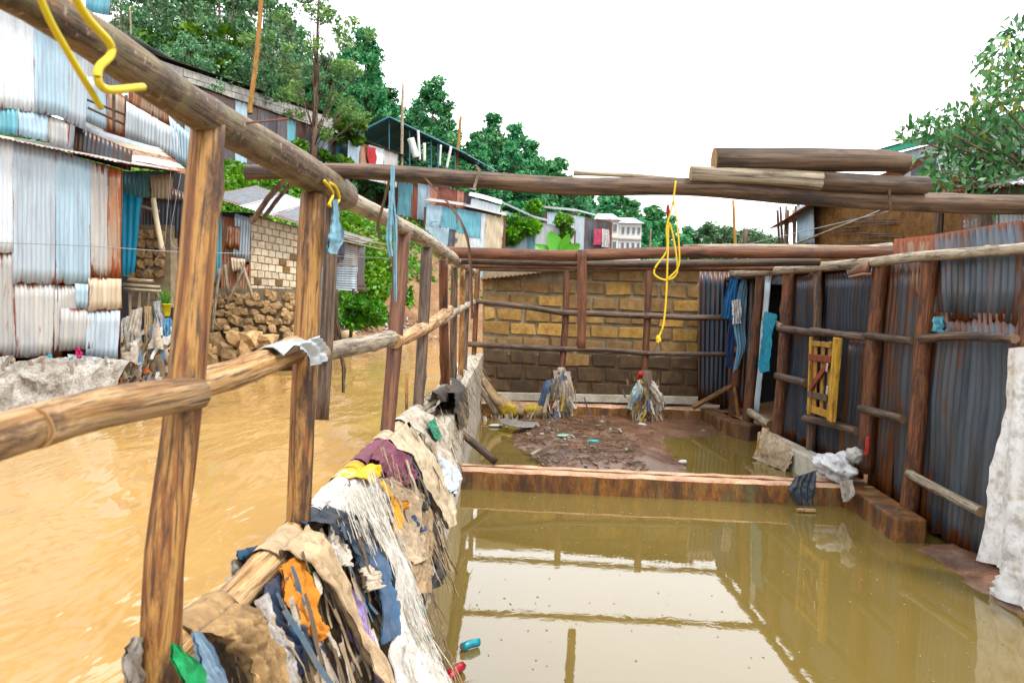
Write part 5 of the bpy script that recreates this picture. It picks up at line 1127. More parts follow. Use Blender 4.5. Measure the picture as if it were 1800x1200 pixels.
RAGS = [
 ('tan_trousers', 'tan cotton trousers slung over the lower rail by the first post', (.50, .33, .17), [(330, 1118), (345, 1145), (375, 1180), (398, 1230)], [(408, 1056), (426, 1090), (430, 1140), (446, 1230)], .05, 3, .018, .16, .8),
 ('white_rag', 'white plastic rag hanging between tan trousers and long beige cloth', (.74, .72, .70), [(438, 1058), (448, 1100), (462, 1150), (455, 1225)], [(456, 1046), (476, 1105), (492, 1150), (505, 1225)], .02, 3, .014, None, .6),
 ('navy_plastic', 'dark navy plastic sheet hanging behind the orange cloth', (.018, .04, .09), [(452, 1035), (468, 1090), (498, 1150), (515, 1190)], [(478, 1012), (505, 1080), (535, 1130), (556, 1170)], .015, 3, .014, None, .2),
 ('orange_cloth', 'bright orange cloth hanging below the lower rail', (.72, .24, .01), [(470, 1010), (478, 1060), (500, 1105), (532, 1138)], [(508, 978), (522, 1020), (541, 1085), (549, 1122)], .03, 2.5, .014, None, .15),
 ('long_beige_cloth', 'long beige cloth thrown over the rail at the second post', (.62, .47, .31), [(486, 968), (510, 1000), (543, 1055), (585, 1135), (618, 1220)], [(528, 926), (545, 965), (568, 1020), (606, 1105), (652, 1220)], .065, 2.2, .012, .22, .35),
 ('dark_strip', 'dark navy strip knotted at the second post', (.022, .045, .07), [(536, 918), (556, 938), (585, 970), (600, 1012)], [(566, 890), (592, 918), (616, 958), (622, 1000)], .05, 3, .014, .1, .2),
 ('patterned_scrap', 'off-white patterned scrap under the dark navy strip', (.66, .60, .52), [(552, 925), (560, 960), (572, 1000)], [(578, 930), (590, 970), (592, 1005)], .04, 3, .012, None, .5),
 ('lavender_shirt', 'lavender shirt hanging beside the long beige cloth', (.46, .36, .62), [(565, 1015), (592, 1080), (622, 1150), (650, 1220)], [(590, 1040), (622, 1070), (642, 1130), (662, 1220)], .04, 2.5, .014, None, .3),
 ('steel_blue_rag', 'steel blue rag hanging left of the white sack', (.07, .14, .24), [(604, 945), (625, 1000), (640, 1060), (662, 1135)], [(628, 935), (648, 980), (662, 1040), (676, 1120)], .045, 2.5, .014, None, .25),
 ('white_sack', 'big frayed white woven sack draped from the rail down to the water', (.80, .77, .71), [(562, 896), (602, 920), (640, 985), (662, 1065), (672, 1150), (676, 1230)], [(628, 830), (662, 915), (684, 1000), (710, 1090), (734, 1160), (762, 1230)], .06, 5, .016, .2, .35),
 ('teal_net', 'teal green netting along the edge of the white sack', (.02, .36, .26), [(688, 995), (700, 1050), (716, 1095), (730, 1128)], [(702, 990), (718, 1040), (731, 1090), (738, 1132)], .03, 2, .010, None, .3),
 ('plaid_cloth', 'dark red and blue cloth wrapped on the rail by the third post', (.20, .06, .10), [(644, 808), (652, 822), (668, 845), (688, 860)], [(680, 770), (694, 800), (708, 832), (712, 852)], .04, 2.5, .010, .12, .2),
 ('cream_cloth', 'long twisted cream cloth falling from the third post', (.70, .58, .42), [(676, 774), (698, 812), (722, 858), (748, 905), (766, 938)], [(708, 744), (736, 798), (757, 850), (778, 890), (788, 925)], .06, 3, .014, .14, .4),
 ('brown_sacking', 'brown tattered sacking below the twisted cream cloth', (.46, .33, .21), [(646, 862), (666, 915), (690, 985), (703, 1050)], [(692, 846), (732, 880), (748, 935), (744, 1045)], .03, 4, .020, None, .6),
 ('pale_sacking', 'pale brown sacking hanging next to the white sack', (.60, .47, .33), [(640, 850), (660, 890), (690, 960), (705, 1000)], [(668, 845), (700, 880), (722, 940), (728, 990)], .05, 4, .018, None, .6),
 ('black_cloth', 'black cloth hanging low over the pool edge', (.012, .012, .014), [(732, 905), (744, 955), (752, 1000), (744, 1040)], [(762, 918), (771, 960), (774, 1010), (762, 1034)], .02, 2, .012, None, .2),
 ('orange_strip', 'thin orange yellow strip hanging below the yellow tie', (.80, .36, .015), [(636, 838), (646, 872), (664, 902), (676, 945)], [(648, 834), (660, 870), (680, 900), (684, 938)], .065, 1.5, .008, .08, .2),
 ('orange_scrap', 'crumpled orange scrap beside the plaid cloth', (.74, .28, .015), [(662, 884), (670, 895), (684, 905)], [(680, 888), (690, 892), (696, 902)], .06, 2, .010, None, .2),
 ('yellow_tie', 'yellow cloth tie knotted round the lower rail', (.85, .52, .02), [(614, 838), (622, 850), (630, 858)], [(640, 818), (646, 832), (648, 842)], .05, 2, .006, .06, .1),
 ('bleached_rag', 'bleached rag hanging over the footing wall beyond the cream cloth', (.68, .60, .50), [(716, 742), (738, 778), (766, 815), (778, 856)], [(744, 722), (774, 762), (786, 800), (792, 835)], .045, 3, .014, .1, .5),
 ('green_rag', 'small green rag under the bleached rag', (.05, .32, .20), [(732, 752), (742, 766), (752, 782)], [(744, 742), (754, 756), (762, 772)], .065, 2, .008, None, .3),
 ('white_blue_bag', 'white plastic bag with pale blue print by the pool edge', (.66, .74, .80), [(746, 800), (758, 830), (770, 868)], [(768, 808), (784, 840), (792, 872)], .06, 2.5, .012, None, .2),
 ('grey_strip', 'grey brown strip hanging beneath the long beige cloth', (.34, .27, .20), [(520, 1120), (532, 1160), (545, 1225)], [(552, 1100), (568, 1150), (588, 1225)], .0, 3, .014, None, .6),
 ('cream_scrap', 'crumpled cream scrap left of the lavender shirt', (.66, .56, .44), [(600, 1010), (608, 1030), (616, 1050)], [(622, 1002), (630, 1024), (634, 1046)], .055, 2, .014, None, .5),
 ('blue_knot', 'small deep blue scrap caught in the brown sacking', (.02, .07, .16), [(700, 915), (706, 930), (716, 944)], [(716, 908), (724, 924), (728, 940)], .055, 2, .012, None, .2),
 ('black_scrap', 'black plastic scrap caught in the sacking above the blue scrap', (.015, .015, .02), [(706, 885), (712, 896), (722, 908)], [(722, 878), (730, 890), (733, 902)], .055, 2, .012, None, .2),
 ('olive_scrap', 'olive green scrap behind the orange cloth', (.22, .26, .03), [(512, 990), (520, 1020), (530, 1046)], [(524, 985), (534, 1015), (540, 1042)], .02, 2, .008, None, .2),
]
for nm, lab, c_, l_, r_, of, fo, am, ov, dr in RAGS:
    patch(nm, lab, 'rag', l_, r_, PT, cloth_mat(c_, .55 if 'plastic' in nm or 'bag' in nm else .85, dr), of, fo, am, 26, 40, ov, jag=.5, rag3=True, group='rags on the river-side rail')
PF = PX(-.53)
patch('green_plastic', 'bright green plastic wrapped round the foot of the first post', 'rag', [(244, 1128), (250, 1160), (262, 1215)], [(258, 1134), (296, 1168), (312, 1215)], PF, cloth_mat((.01, .46, .16), .3, .1), .05, 1.5, .006, 12, 12, group='rags on the river-side rail')
patch('grey_rag', 'grey brown rag hanging at the foot of the first post', 'rag', [(236, 1118), (222, 1150), (214, 1220)], [(256, 1120), (262, 1160), (270, 1220)], PX(-.62), cloth_mat((.36, .32, .28), .85, .5), .0, 3, .01, 12, 12, group='rags on the river-side rail')
patch('blue_print_bag', 'white plastic bag with blue print tucked behind the tan trousers', 'rag', [(318, 1112), (330, 1160), (350, 1225)], [(330, 1108), (356, 1150), (398, 1225)], PF, cloth_mat((.46, .62, .78), .35, .3, (.10, .22, .34)), .02, 2, .008, 12, 14, group='rags on the river-side rail')
patch('blue_scraps', 'blue plastic scrap stuck on the river side of the lower rail', 'rag', [(418, 968), (425, 985), (440, 1000)], [(468, 955), (466, 968), (462, 980)], PX(-.66), cloth_mat((.08, .20, .34), .5, .3), .0, 2, .012, 10, 10, group='rags on the river-side rail')
patch('white_scrap', 'white fibres stuck on the river side of the lower rail', 'rag', [(408, 985), (412, 1005), (402, 1030)], [(430, 978), (432, 1000), (424, 1022)], PX(-.67), cloth_mat((.76, .74, .70)), .0, 3, .012, 10, 10, group='rags on the river-side rail')
for c_, nn_, lab in (((.50, .38, .26), 60, 'tan tattered shreds tangled among the rags on the rail'), ((.66, .58, .48), 34, 'whitish tattered shreds tangled among the rags on the rail'), ((.12, .085, .055), 70, 'dark muddy shreds tangled among the rags on the rail'), ((.05, .12, .18), 14, 'blue plastic shreds tangled among the rags on the rail')):
    mb = MB()
    for k in range(nn_):
        x = random.uniform(455, 785); yl = 1035-(x-420)*1.02; p = PT(x, yl+random.uniform(15, 330)*random.random()**.6)+PT.n*random.uniform(.0, .07)
        if p.y > 5.2: continue
        w = random.uniform(.002, .011); d = Vector((.35, random.uniform(-.5, .4), -1)); L = random.uniform(.06, .3); pp = [p]; sd = random.uniform(0, 99); sv = Vector((.2, 1, .1))
        V = []; nS_ = 8
        for i in range(nS_):
            d = d+Vector((nz(i*.6+sd, 1), nz(i*.6+sd, 5), nz(i*.6+sd, 9)))*.5; p = p+d.normalized()*L/nS_; sv = (sv+Vector((nz(i*.5+sd, 2), nz(i*.5+sd, 6), nz(i*.5+sd, 8)))*.7).normalized()
            V += [p-sv*w, p+PT.n*w*.5, p+sv*w]
        mb.add(V, [(3*i+k2, 3*i+k2+1, 3*i+k2+4, 3*i+k2+3) for i in range(nS_-1) for k2 in (0, 1)])
    tag(mb.build('rag_shreds', cloth_mat(c_), None, True), lab, 'shreds', kind='stuff')
# white frayed threads of the sack, loose strings
st = []
for k in range(750):
    t = random.random(); u = random.random(); l_, r_ = RAGS[9][3], RAGS[9][4]; A, B = resample(l_, 20)[int(t*19)], resample(r_, 20)[int(t*19)]
    p = A.lerp(B, u); q = PT(p.x, p.y)+PT.n*random.uniform(.045, .085); st.append((q, (.42, random.uniform(-.3, .2), -1), random.uniform(.05, .16), .45))
tag(strands('sack_threads', None, None, st, M['strand_w'], .0012, 6), 'frayed white threads of the big woven sack', 'threads', kind='stuff')
st = []
for k in range(160):
    p = PT(random.uniform(640, 770), random.uniform(790, 980)); st.append((p+PT.n*.04, (.3, random.uniform(-.6, .6), -1), random.uniform(.08, .25), .5))
for k in range(220):
    y = random.uniform(5.2, 11.5); st.append(((-.5+random.uniform(-.1, .04), y, random.uniform(.75, 1.08)), (.4, random.uniform(-.5, .5), -.8), random.uniform(.1, .35), .5))
tag(strands('straw_tangle', None, None, st, M['strand'], .0028, 6), 'tangled straw on the far stretch of the footing wall', 'straw', kind='stuff')
# black boots / cuffs on rail, dark cloth on the far wall section
patch('black_sock', 'black and white striped sock pulled over the lower rail', 'rag', [(758, 688), (764, 698), (770, 706)], [(784, 676), (790, 690), (792, 704)], PX(-.55), cloth_mat((.015, .015, .018)), .03, 2, .008, 10, 10, .09, group='rags on the river-side rail')
patch('dark_cloth', 'dark cloth hanging over the far section of footing wall', 'rag', [(800, 690), (802, 720), (806, 756)], [(822, 682), (824, 715), (820, 748)], PX(-.45), cloth_mat((.014, .018, .022)), .0, 2, .012, 10, 14, .12, group='rags on the river-side rail')
def lump(name, label, cat, c, sx, sy, sz, mat, am=.25, fr=2.2, sub=3, rot=0., group=None, sharp=True):
    bm = bmesh.new(); bmesh.ops.create_icosphere(bm, subdivisions=sub, radius=1); sd = random.uniform(0, 99)
    for v in bm.verts:
        d = v.co.normalized(); r = 1+am*nz(d.x*fr+sd, d.y*fr, d.z*fr)-am*.8*abs(nz(d.x*fr*2+sd, d.y*fr*2, d.z*fr*2)); v.co = d*r
    me = bpy.data.meshes.new(name); bm.to_mesh(me); bm.free(); me.materials.append(mat); me.polygons.foreach_set('use_smooth', [True]*len(me.polygons))
    return tag(link(name, me, None, Matrix.LocRotScale(c, Matrix.Rotation(rot, 3, 'Z'), Vector((sx, sy, sz)))), label, cat, group)
# twisted cloth roll at the back left corner and clumps round the two thin posts
pbr = PY(11.65)
for k, (pts, w0, w1, c_, lab) in enumerate([([(818, 648), (845, 680), (870, 715), (882, 738)], 20, 14, (.50, .42, .33), 'twisted pale cloth rope hanging from the far corner of the footing wall'), ([(845, 665), (868, 700), (900, 718), (960, 726)], 16, 26, (.42, .30, .18), 'rolled brown bedding slumped along the back kerb'),
                                     ([(878, 722), (892, 718), (908, 726)], 26, 24, (.50, .36, .03), 'yellow cloth bundle tied into the brown bedding roll'), ([(925, 728), (938, 722), (952, 730)], 26, 22, (.58, .42, .03), 'second yellow cloth bundle close to the debris clump')]):
    o = ppole('cloth_roll', pts, pbr, w0, cloth_mat(c_, .85, .6), None, w1=w1, seg=16, bumps=.3, knots=6, end=cloth_mat(c_, .85, .6)); tag(o, lab, 'bedding')
for cx, items in ((984, [([(958, 668), (950, 690), (942, 735)], [(978, 664), (976, 695), (968, 745)], (.04, .12, .24), 'navy blue cloth in the debris clump with the white shreds'), ([(962, 690), (960, 715), (972, 740)], [(974, 690), (978, 715), (984, 742)], (.60, .20, .02), 'orange strip in the debris clump beside the bedding'),
                          ([(972, 650), (976, 690), (980, 740)], [(1002, 652), (1008, 690), (1004, 742)], (.46, .40, .34), 'grey brown shreds wound round the thin post by the bedding'), ([(974, 706), (972, 722), (968, 740)], [(992, 704), (990, 722), (984, 738)], (.78, .78, .78), 'white plastic scrap in the clump by the bedding'), ([(980, 645), (978, 656), (972, 672)], [(992, 645), (998, 660), (1000, 676)], (.58, .50, .42), 'pale knot of shreds topping the clump by the bedding')]),
                  (1133, [([(1118, 672), (1108, 690), (1100, 716)], [(1134, 668), (1136, 692), (1122, 722)], (.50, .72, .74), 'pale turquoise bag on the clump round the second thin post'), ([(1136, 672), (1146, 695), (1150, 722)], [(1144, 668), (1162, 692), (1168, 718)], (.80, .79, .76), 'white cloth on the clump round the second thin post'),
                           ([(1124, 650), (1126, 690), (1122, 742)], [(1144, 650), (1148, 692), (1150, 744)], (.16, .12, .09), 'dark muddy rags wound round the second thin post'), ([(1114, 698), (1108, 720), (1106, 742)], [(1132, 696), (1138, 720), (1136, 745)], (.34, .22, .05), 'olive brown sack at the foot of the second thin post'), ([(1122, 652), (1120, 658), (1118, 664)], [(1130, 650), (1130, 658), (1128, 666)], (.60, .03, .04), 'red scrap on top of the second clump')])):
    for l_, r_, c_, lab in items: patch('snagged_cloth', lab, 'cloth', l_, r_, pbr, cloth_mat(c_), .05, 3, .035, 12, 16, jag=.4, bulge=.06)
    base = PY(11.75)(cx, 705); lump('debris_clump', 'muddy debris clump packed round the %s thin post' % ('first' if cx < 1000 else 'second'), 'debris', base, .16, .14, .33, M['trash'], .5, 2.6, 4)
    tag(strands('snagged_straw', None, None, [(base+Vector((random.uniform(-.2, .2), -.12+random.uniform(-.1, .05), random.uniform(-.2, .4))), (random.uniform(-.5, .5), -.2, -1), random.uniform(.12, .45), .6) for _ in range(75)], M['strand'], .0035, 6), 'straw wound into the debris round a thin post', 'straw', kind='stuff')

def shreds(name, label, c, sp, n, col, wmax=.03, lmax=.35):
    mb = MB()
    for k in range(n):
        p = Vector(c)+Vector((random.gauss(0, sp[0]), random.gauss(0, sp[1]), random.gauss(0, sp[2]))); d = Vector((random.uniform(-.6, .6), -.2, -1)); L = random.uniform(.1, lmax); sd = random.uniform(0, 99); sv = Vector((1, .2, .1)); w = random.uniform(.005, wmax); V = []
        for i in range(8):
            d = d+Vector((nz(i*.6+sd, 1), nz(i*.6+sd, 5), nz(i*.6+sd, 9)))*.6; p = p+d.normalized()*L/8; sv = (sv+Vector((nz(i*.5+sd, 2), nz(i*.5+sd, 6), nz(i*.5+sd, 8)))*.7).normalized(); V += [p-sv*w, p+Vector((0, -w*.6, 0)), p+sv*w]
        mb.add(V, [(3*i+q, 3*i+q+1, 3*i+q+4, 3*i+q+3) for i in range(7) for q in (0, 1)])
    tag(mb.build(name, cloth_mat(col), None, True), label, 'shreds', kind='stuff')
for (cx, cy), nm in (((982, 700), 'first'), ((1132, 705), 'second')):
    for col, n_ in (((.40, .33, .26), 34), ((.10, .08, .06), 30), ((.66, .62, .56), 14), ((.05, .12, .24), 8), ((.45, .30, .04), 7)): shreds('clump_shreds', 'tattered shreds wound into the %s post clump' % nm, PY(11.6)(cx, cy), (.13, .06, .17), n_, col)
for col, n_ in (((.44, .36, .27), 40), ((.14, .10, .07), 40), ((.62, .56, .48), 20)): shreds('bedding_shreds', 'straw and shreds lying along the bedding roll', PY(11.6)(905, 728), (.30, .1, .06), n_, col)
for col, n_ in (((.60, .52, .42), 46), ((.76, .74, .70), 40), ((.20, .15, .10), 46), ((.10, .25, .42), 10), ((.50, .16, .06), 8)): shreds('bank_shreds', 'torn plastic and sacking heaped below the plank ledge', PY(12.2)(252, 618), (.42, .15, .34), n_, col, .07, .6)
for col, n_ in (((.74, .74, .74), 26), ((.30, .25, .20), 30), ((.05, .35, .45), 4)): shreds('bank_shreds', 'torn plastic strewn along the top of the grey bank', PY(11.3)(110, 640), (1.0, .15, .08), n_, col, .05, .35)

# ------------------------------------------------------------------ CLOTHES on the right
pcl = PY(11.6)
for l_, r_, c_, lab, pl in [([(1288, 470), (1276, 510), (1267, 558)], [(1298, 472), (1296, 515), (1290, 562)], (.02, .16, .40), 'deep blue shirt hung in the corner by the doorway', pcl),
                            ([(1308, 470), (1294, 520), (1290, 570), (1296, 610), (1290, 652)], [(1316, 472), (1312, 520), (1310, 570), (1310, 610), (1300, 640)], (.22, .40, .55), 'light blue jeans hung in the corner by the doorway', PY(11.55)),
                            ([(1282, 560), (1278, 600), (1275, 645)], [(1294, 560), (1292, 600), (1288, 648)], (.012, .045, .14), 'dark navy cloth hanging below the deep blue shirt', pcl),
                            ([(1286, 528), (1288, 545), (1288, 570)], [(1302, 525), (1304, 548), (1304, 568)], (.78, .78, .76), 'white scrap tied to the light blue jeans', PY(11.47)),
                            ([(1344, 547), (1342, 580), (1338, 620), (1336, 655)], [(1364, 552), (1358, 580), (1352, 620), (1350, 652)], (.02, .28, .42), 'teal cloth hung over the rail in the doorway', PX(XR-.14))]:
    patch('hung_garment', lab, 'clothing', l_, r_, pl, cloth_mat(c_, .85, .15), .0, 2.5, .03, 12, 24, jag=.4)
patch('blue_bag', 'small teal plastic bag stuffed in the gap of the iron wall', 'bag', [(1641, 556), (1641, 570), (1642, 582)], [(1658, 556), (1660, 570), (1654, 584)], PX(XR-.05), cloth_mat((.10, .36, .46), .4, .2), .0, 2, .02, 10, 10)
# shoe hanging from the top rail
c = PX(XR-.12)(1512, 478); sh_ = empty('shoe', c, 'old brown shoe stuck upside down under the top rail', 'shoe')
d = (PX(XR-.12)(1530, 474)-PX(XR-.12)(1490, 484)).normalized(); mb = MB(); V = []
secs = [(-.16, .035, .03), (-.13, .045, .05), (-.06, .048, .07), (.02, .04, .075), (.08, .042, .085), (.13, .038, .08), (.15, .02, .05)]
for t, w, h in secs:
    for k in range(10): a = k/10*6.283; V.append(c+d*t+Vector((math.cos(a)*w, 0, math.sin(a)*h*(1 if math.sin(a) > 0 else .35))))
Fs = [(i*10+k, i*10+(k+1) % 10, (i+1)*10+(k+1) % 10, (i+1)*10+k) for i in range(6) for k in range(10)]+[tuple(range(9, -1, -1)), tuple(60+k for k in range(10))]
mb.add(V, Fs); mb.build('upper', plain('old_leather', (.20, .10, .06), .6), sh_, True)
mb = MB(); mb.bar(c+d*-.16+Vector((0, 0, -.028)), c+d*.15+Vector((0, 0, -.032)), .08, .02); mb.build('sole', plain('shoe_sole', (.42, .26, .18), .7), sh_)
# bags over the kerbs on the right
patch('tan_sack', 'muddy tan sack draped over the side kerb', 'sack', [(1344, 752), (1336, 785), (1326, 806)], [(1404, 790), (1398, 806), (1384, 830)], Plane(PX(3.22)(1370, 790), (-1, -.3, .5)), cloth_mat((.56, .44, .30), .7, .7), .02, 2.5, .03, 16, 16, bulge=.05)
patch('rust_sack', 'orange brown sack end hanging at the tip of the muddy tan sack', 'sack', [(1344, 752), (1334, 780), (1328, 800)], [(1356, 754), (1352, 780), (1344, 806)], Plane(PX(3.18)(1350, 780), (-1, -.3, .5)), cloth_mat((.42, .20, .03), .7, .4), .03, 2, .02, 10, 12)
lump('white_bag', 'knotted translucent white bag lying where the kerbs meet', 'bag', PX(3.22)(1470, 822)+Vector((0, 0, .02)), .2, .25, .13, cloth_mat((.86, .87, .88), .3, .3), .5, 1.5, 4)
lump('white_bag', 'smaller tied end of the white bag against the pole', 'bag', PX(3.3)(1502, 800), .08, .1, .08, cloth_mat((.70, .70, .66), .35, .5), .4, 2.4, 3)
patch('dark_bag', 'dark blue grey plastic bag hanging over the cross kerb', 'bag', [(1398, 838), (1392, 850), (1388, 862), (1404, 888)], [(1436, 826), (1434, 850), (1432, 870), (1430, 890)], PY(7.0), cloth_mat((.025, .05, .075), .4, .2), .0, 2.5, .018, 14, 16)
patch('pale_flap', 'pale plastic flap hanging from the white bag', 'bag', [(1476, 845), (1478, 862), (1482, 882)], [(1500, 842), (1502, 865), (1494, 880)], PX(3.14), cloth_mat((.62, .58, .52), .5, .5), .0, 2, .015, 8, 10)
mb = MB(); p = PZ(.02)(1417, 896); mb.box(p, .17, .05, .02); tag(mb.build('plank_scrap', M['w_tan']), 'short plank scrap floating below the dark plastic bag', 'plank')
lump('pebble', 'orange brown stone at the water line of the cross kerb', 'stone', PZ(.0)(1133, 872), .045, .03, .025, M['stone'], .3)
patch('red_rag', 'thin red rag tied to the second red pole', 'rag', [(1522, 768), (1520, 785), (1518, 800)], [(1529, 766), (1528, 785), (1525, 798)], PX(XR-.16), cloth_mat((.60, .02, .02)), .0, 1, .01, 6, 8)

# ------------------------------------------------------------------ ROPES, STRAPS, BARK STRIPS, FOIL
def rope(name, label, pxs, pl, r, mat, cat='rope', n=50, seg=7):
    C_ = catmull([pl(x, y) for x, y in pxs], n); mb = MB(); mb.tube(C_, r, seg); return tag(mb.build(name, mat, None, True), label, cat)
rope('rope', 'pale yellow cord end slung over the near top rail', [(60, -30), (90, 40), (130, 110), (178, 190)], PX(-.53), .0042, M['rope_p'])
rope('rope', 'yellow cord with a hooked end curling over the near top rail', [(120, -30), (152, 30), (192, 75), (194, 98), (175, 118), (172, 140), (190, 158), (252, 153)], PX(-.515), .0052, M['rope_p'])
rope('yellow_rope', 'looped yellow rope hanging from the roof beam', [(1188, 318), (1182, 360), (1172, 400), (1172, 440), (1152, 470), (1152, 484), (1172, 492), (1190, 478), (1186, 430), (1176, 392), (1174, 440), (1171, 520), (1166, 570), (1157, 594)], PY(YBM-.06), .0030, M['rope_y'], n=110)
rope('yellow_rope', 'second strand of the yellow rope between roof beam and loops', [(1184, 352), (1190, 390), (1194, 440), (1192, 470), (1174, 490)], PY(YBM-.065), .0026, M['rope_y'])
lump('rope_knot', 'frayed yellow knot ending the looped rope', 'rope', PY(YBM-.06)(1157, 596), .008, .008, .014, M['rope_y'], .4)
o = rope('yellow_tie_rope', 'yellow cord tied round the joint of the top rails', [(570, 318), (585, 340), (578, 362), (596, 352), (590, 330), (580, 322)], PX(-.55), .005, M['rope_y'], n=40)
lump('red_blue_tag', 'red and blue scrap tied into the yellow rope', 'scrap', PY(YBM-.06)(1174, 370), .006, .005, .022, cloth_mat((.45, .03, .06)), .3)
bl_ = cloth_mat((.26, .50, .62), .7, .3)
patch('blue_strap', 'long pale blue strap tied to the roof beam', 'strap', [(687, 292), (687, 340), (691, 400), (691, 460), (692, 530)], [(694, 290), (694, 345), (698, 400), (697, 460), (697, 528)], PY(YBM-.05), bl_, .0, 1.2, .006, 6, 30, jag=.3)
patch('blue_strap', 'second short frayed strand of the pale blue strap', 'strap', [(684, 335), (682, 370), (678, 420), (684, 455)], [(690, 338), (690, 375), (688, 420), (690, 450)], PY(YBM-.07), bl_, .0, 1.2, .006, 6, 20, jag=.3)
patch('blue_strip', 'knotted blue strip hanging from the top rail at the second post', 'strap', [(586, 352), (588, 390), (582, 420), (581, 446)], [(594, 350), (596, 390), (602, 420), (594, 446)], PX(-.52), bl_, .0, 1.6, .008, 8, 20)
def strip(label, pxs, w, pl, mat=None):
    L_ = [(x-w/2, y) for x, y in pxs]; R_ = [(x+w/2, y) for x, y in pxs]; patch('bark_strip', label, 'bark', L_, R_, pl, mat or M['bark'], .0, .6, .003, 4, 20)
strip('curling bark strip hanging beside the blue strap', [(684, 318), (676, 350), (664, 395), (668, 420)], 5, PY(YBM-.03))
strip('long thin bark strip arching from the roof beam over the back logs', [(746, 312), (790, 360), (815, 400), (826, 450), (830, 560)], 5, PY(YBM-.04))
strip('broad bark strip hanging from the beam end beside the near top rail', [(500, 316), (470, 350), (446, 385), (440, 392)], 12, PY(YBM+.05))
strip('second bark strip curling from the beam end', [(512, 322), (488, 350), (462, 385)], 9, PY(YBM+.06))
strip('dark bark shred hanging from the middle rail', [(602, 625), (606, 650), (604, 690)], 5, PX(-.58))
strip('thin bark tie round the short brown log', [(1562, 315), (1564, 345), (1566, 376)], 4, PY(YBM-.05))
strip('splintered bark shred on the middle of the roof beam', [(836, 290), (842, 300), (834, 330)], 5, PY(YBM-.04), M['w_grey'])
patch('foil_wrap', 'crumpled silver foil wrapped over the middle rail at the second post', 'foil', [(522, 606), (536, 622), (546, 644)], [(562, 590), (571, 606), (573, 634)], PX(-.535), M['silver'], .0, 1.2, .008, 14, 14, .05, railf=mid_rail)
for a_, b_, yy in [((1290, 428), (1560, 372), 12.6), ((1560, 372), (1690, 345), 9.)]:
    pass
mb = MB(); mb.tube(catmull([PY(13)(1310, 430), PY(12)(1420, 405), PY(10.5)(1570, 370)], 20), .008, 5); tag(mb.build('wire', M['wire'], None), 'grey wire running from the stub post to the mud house', 'wire')
single('stub_post', 'wire wound stub post rising over the back roof log', 'post', [(1311, 402), (1308, 440), (1304, 480)], PY(13), 9, 10, M['w_dark'], seg=8)

# ------------------------------------------------------------------ FLOATING AND MUD LITTER
def can(label, a, b, r, c_):
    A, B = PZ(.02)(*a), PZ(.025)(*b); o = pole('crushed_can', [A, A.lerp(B, .5)+Vector((0, 0, .008)), B], r, r*.85, plain('can_paint', c_, .35, .2), None, seg=14, bumps=.22, knots=2, end=M['silver']); return tag(o, label, 'can')
can('crushed turquoise can floating in the pool', (812, 1138), (842, 1128), .024, (.01, .28, .36)); can('crushed red can floating at the edge of the debris', (786, 1192), (812, 1170), .026, (.50, .03, .04))
mb = MB(); mb2 = MB()
for k in range(2600):
    x, y = random.uniform(-.4, 3.3), random.uniform(7.4, 11.8); d = max(poly_dist(x, y, ISL), poly_dist(x, y, BACKMUD))
    if d < -.05 or (random.random() < .65 and not (.2 < x < 1.6 and 7.9 < y < 11.2)): continue
    if x > 1.55 and random.random() < .7: continue
    z = max(0, mud_z(x, y)); L = random.uniform(.03, .22); a = random.uniform(0, 6.28); v = Vector((math.cos(a), math.sin(a), random.uniform(-.05, .25)))*L
    if random.random() < .88: mb.bar(Vector((x, y, z+.008))-v*.5, Vector((x, y, z+.012))+v*.5, random.uniform(.003, .014), random.uniform(.003, .01))
    else: mb2.box((x, y, z+.01), random.uniform(.02, .08), random.uniform(.02, .07), random.uniform(.004, .02), Matrix.Rotation(random.uniform(0, 3), 3, (random.random()*.5, random.random()*.5, 1)), .008)
tag(mb.build('twig_litter', M['twig']), 'twigs and straw washed onto the mud island', 'twigs', kind='stuff'); tag(mb2.build('paper_litter', cloth_mat((.34, .29, .24))), 'paper and plastic bits washed onto the mud island', 'litter', kind='stuff')
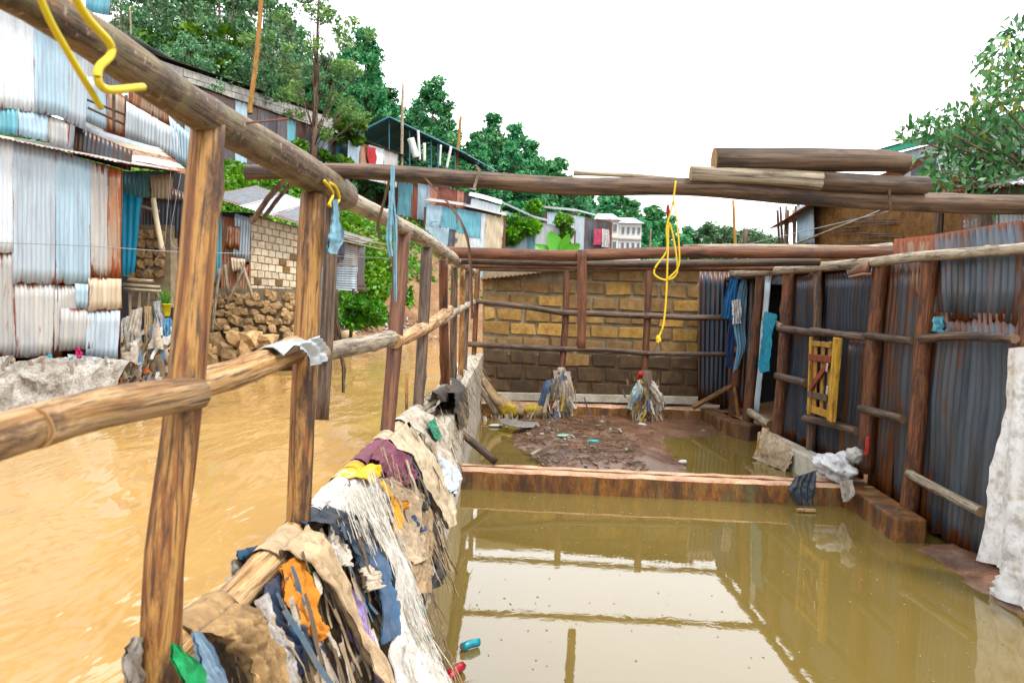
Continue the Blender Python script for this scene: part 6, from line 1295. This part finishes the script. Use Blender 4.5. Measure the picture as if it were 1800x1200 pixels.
for i, (x, y, L, c_, lab) in enumerate([(1042, 778, .09, (.02, .42, .45), 'turquoise plastic scrap lying on the mud island'), (990, 768, .12, (.28, .52, .46), 'pale green plastic bottle lying on the mud island'), (872, 750, .12, (.70, .68, .62), 'white board scrap floating by the bedding roll'), (1200, 814, .06, (.80, .80, .80), 'small black and white wrapper at the tip of the mud island'), (1128, 748, .07, (.5, .5, .5), 'grey plastic shred at the foot of the second clump')]):
    lump('litter', lab, 'litter', PZ(mud_z(*list(PZ(.1)(x, y))[:2]) if i not in (2,) else 0)(x, y)+Vector((0, 0, .02)), L, L*.4, .025, cloth_mat(c_, .4, .2), .5, 2.4, 2, random.uniform(-.5, .5))
single('driftwood', 'short pale driftwood stick at the edge of the mud island', 'stick', [(932, 800), (950, 790)], PZ(.08), 7, 6, M['w_grey'], seg=7)
patch('grey_mat', 'grey sodden mat lying in front of the bedding roll', 'mat', [(882, 738), (905, 742), (945, 744)], [(880, 746), (905, 752), (950, 752)], PZ(.1), cloth_mat((.22, .22, .21), .8, .5), .02, 1.5, .015, 8, 14)
mb = MB()
for k in range(260):
    x, y = random.uniform(-.2, 3.2), random.uniform(3.2, 7.2); a = random.uniform(0, 3.1); L = random.uniform(.004, .016); mb.box((x, y, .003), L, L*.5, .002, Matrix.Rotation(a, 3, 'Z'))
tag(mb.build('floating_specks', M['strand']), 'tiny bits of chaff floating on the pool', 'chaff', kind='stuff')

# ------------------------------------------------------------------ base colours to real-world values for this exposure
KV, KS = .62, 1.18
for m in bpy.data.materials:
    if not m.use_nodes or m.name in ('muddy_river', 'still_flood_water'): continue
    n, l = m.node_tree.nodes, m.node_tree.links; b = n.get('Principled BSDF')
    if not b or not b.inputs['Base Color'].links: continue
    src = b.inputs['Base Color'].links[0].from_socket; hs = n.new('ShaderNodeHueSaturation'); hs.inputs['Value'].default_value = KV; hs.inputs['Saturation'].default_value = KS
    l.new(src, hs.inputs['Color']); l.new(hs.outputs[0], b.inputs['Base Color'])
    for nd in n:
        if nd.type == 'BSDF_TRANSLUCENT': l.new(hs.outputs[0], nd.inputs['Color'])
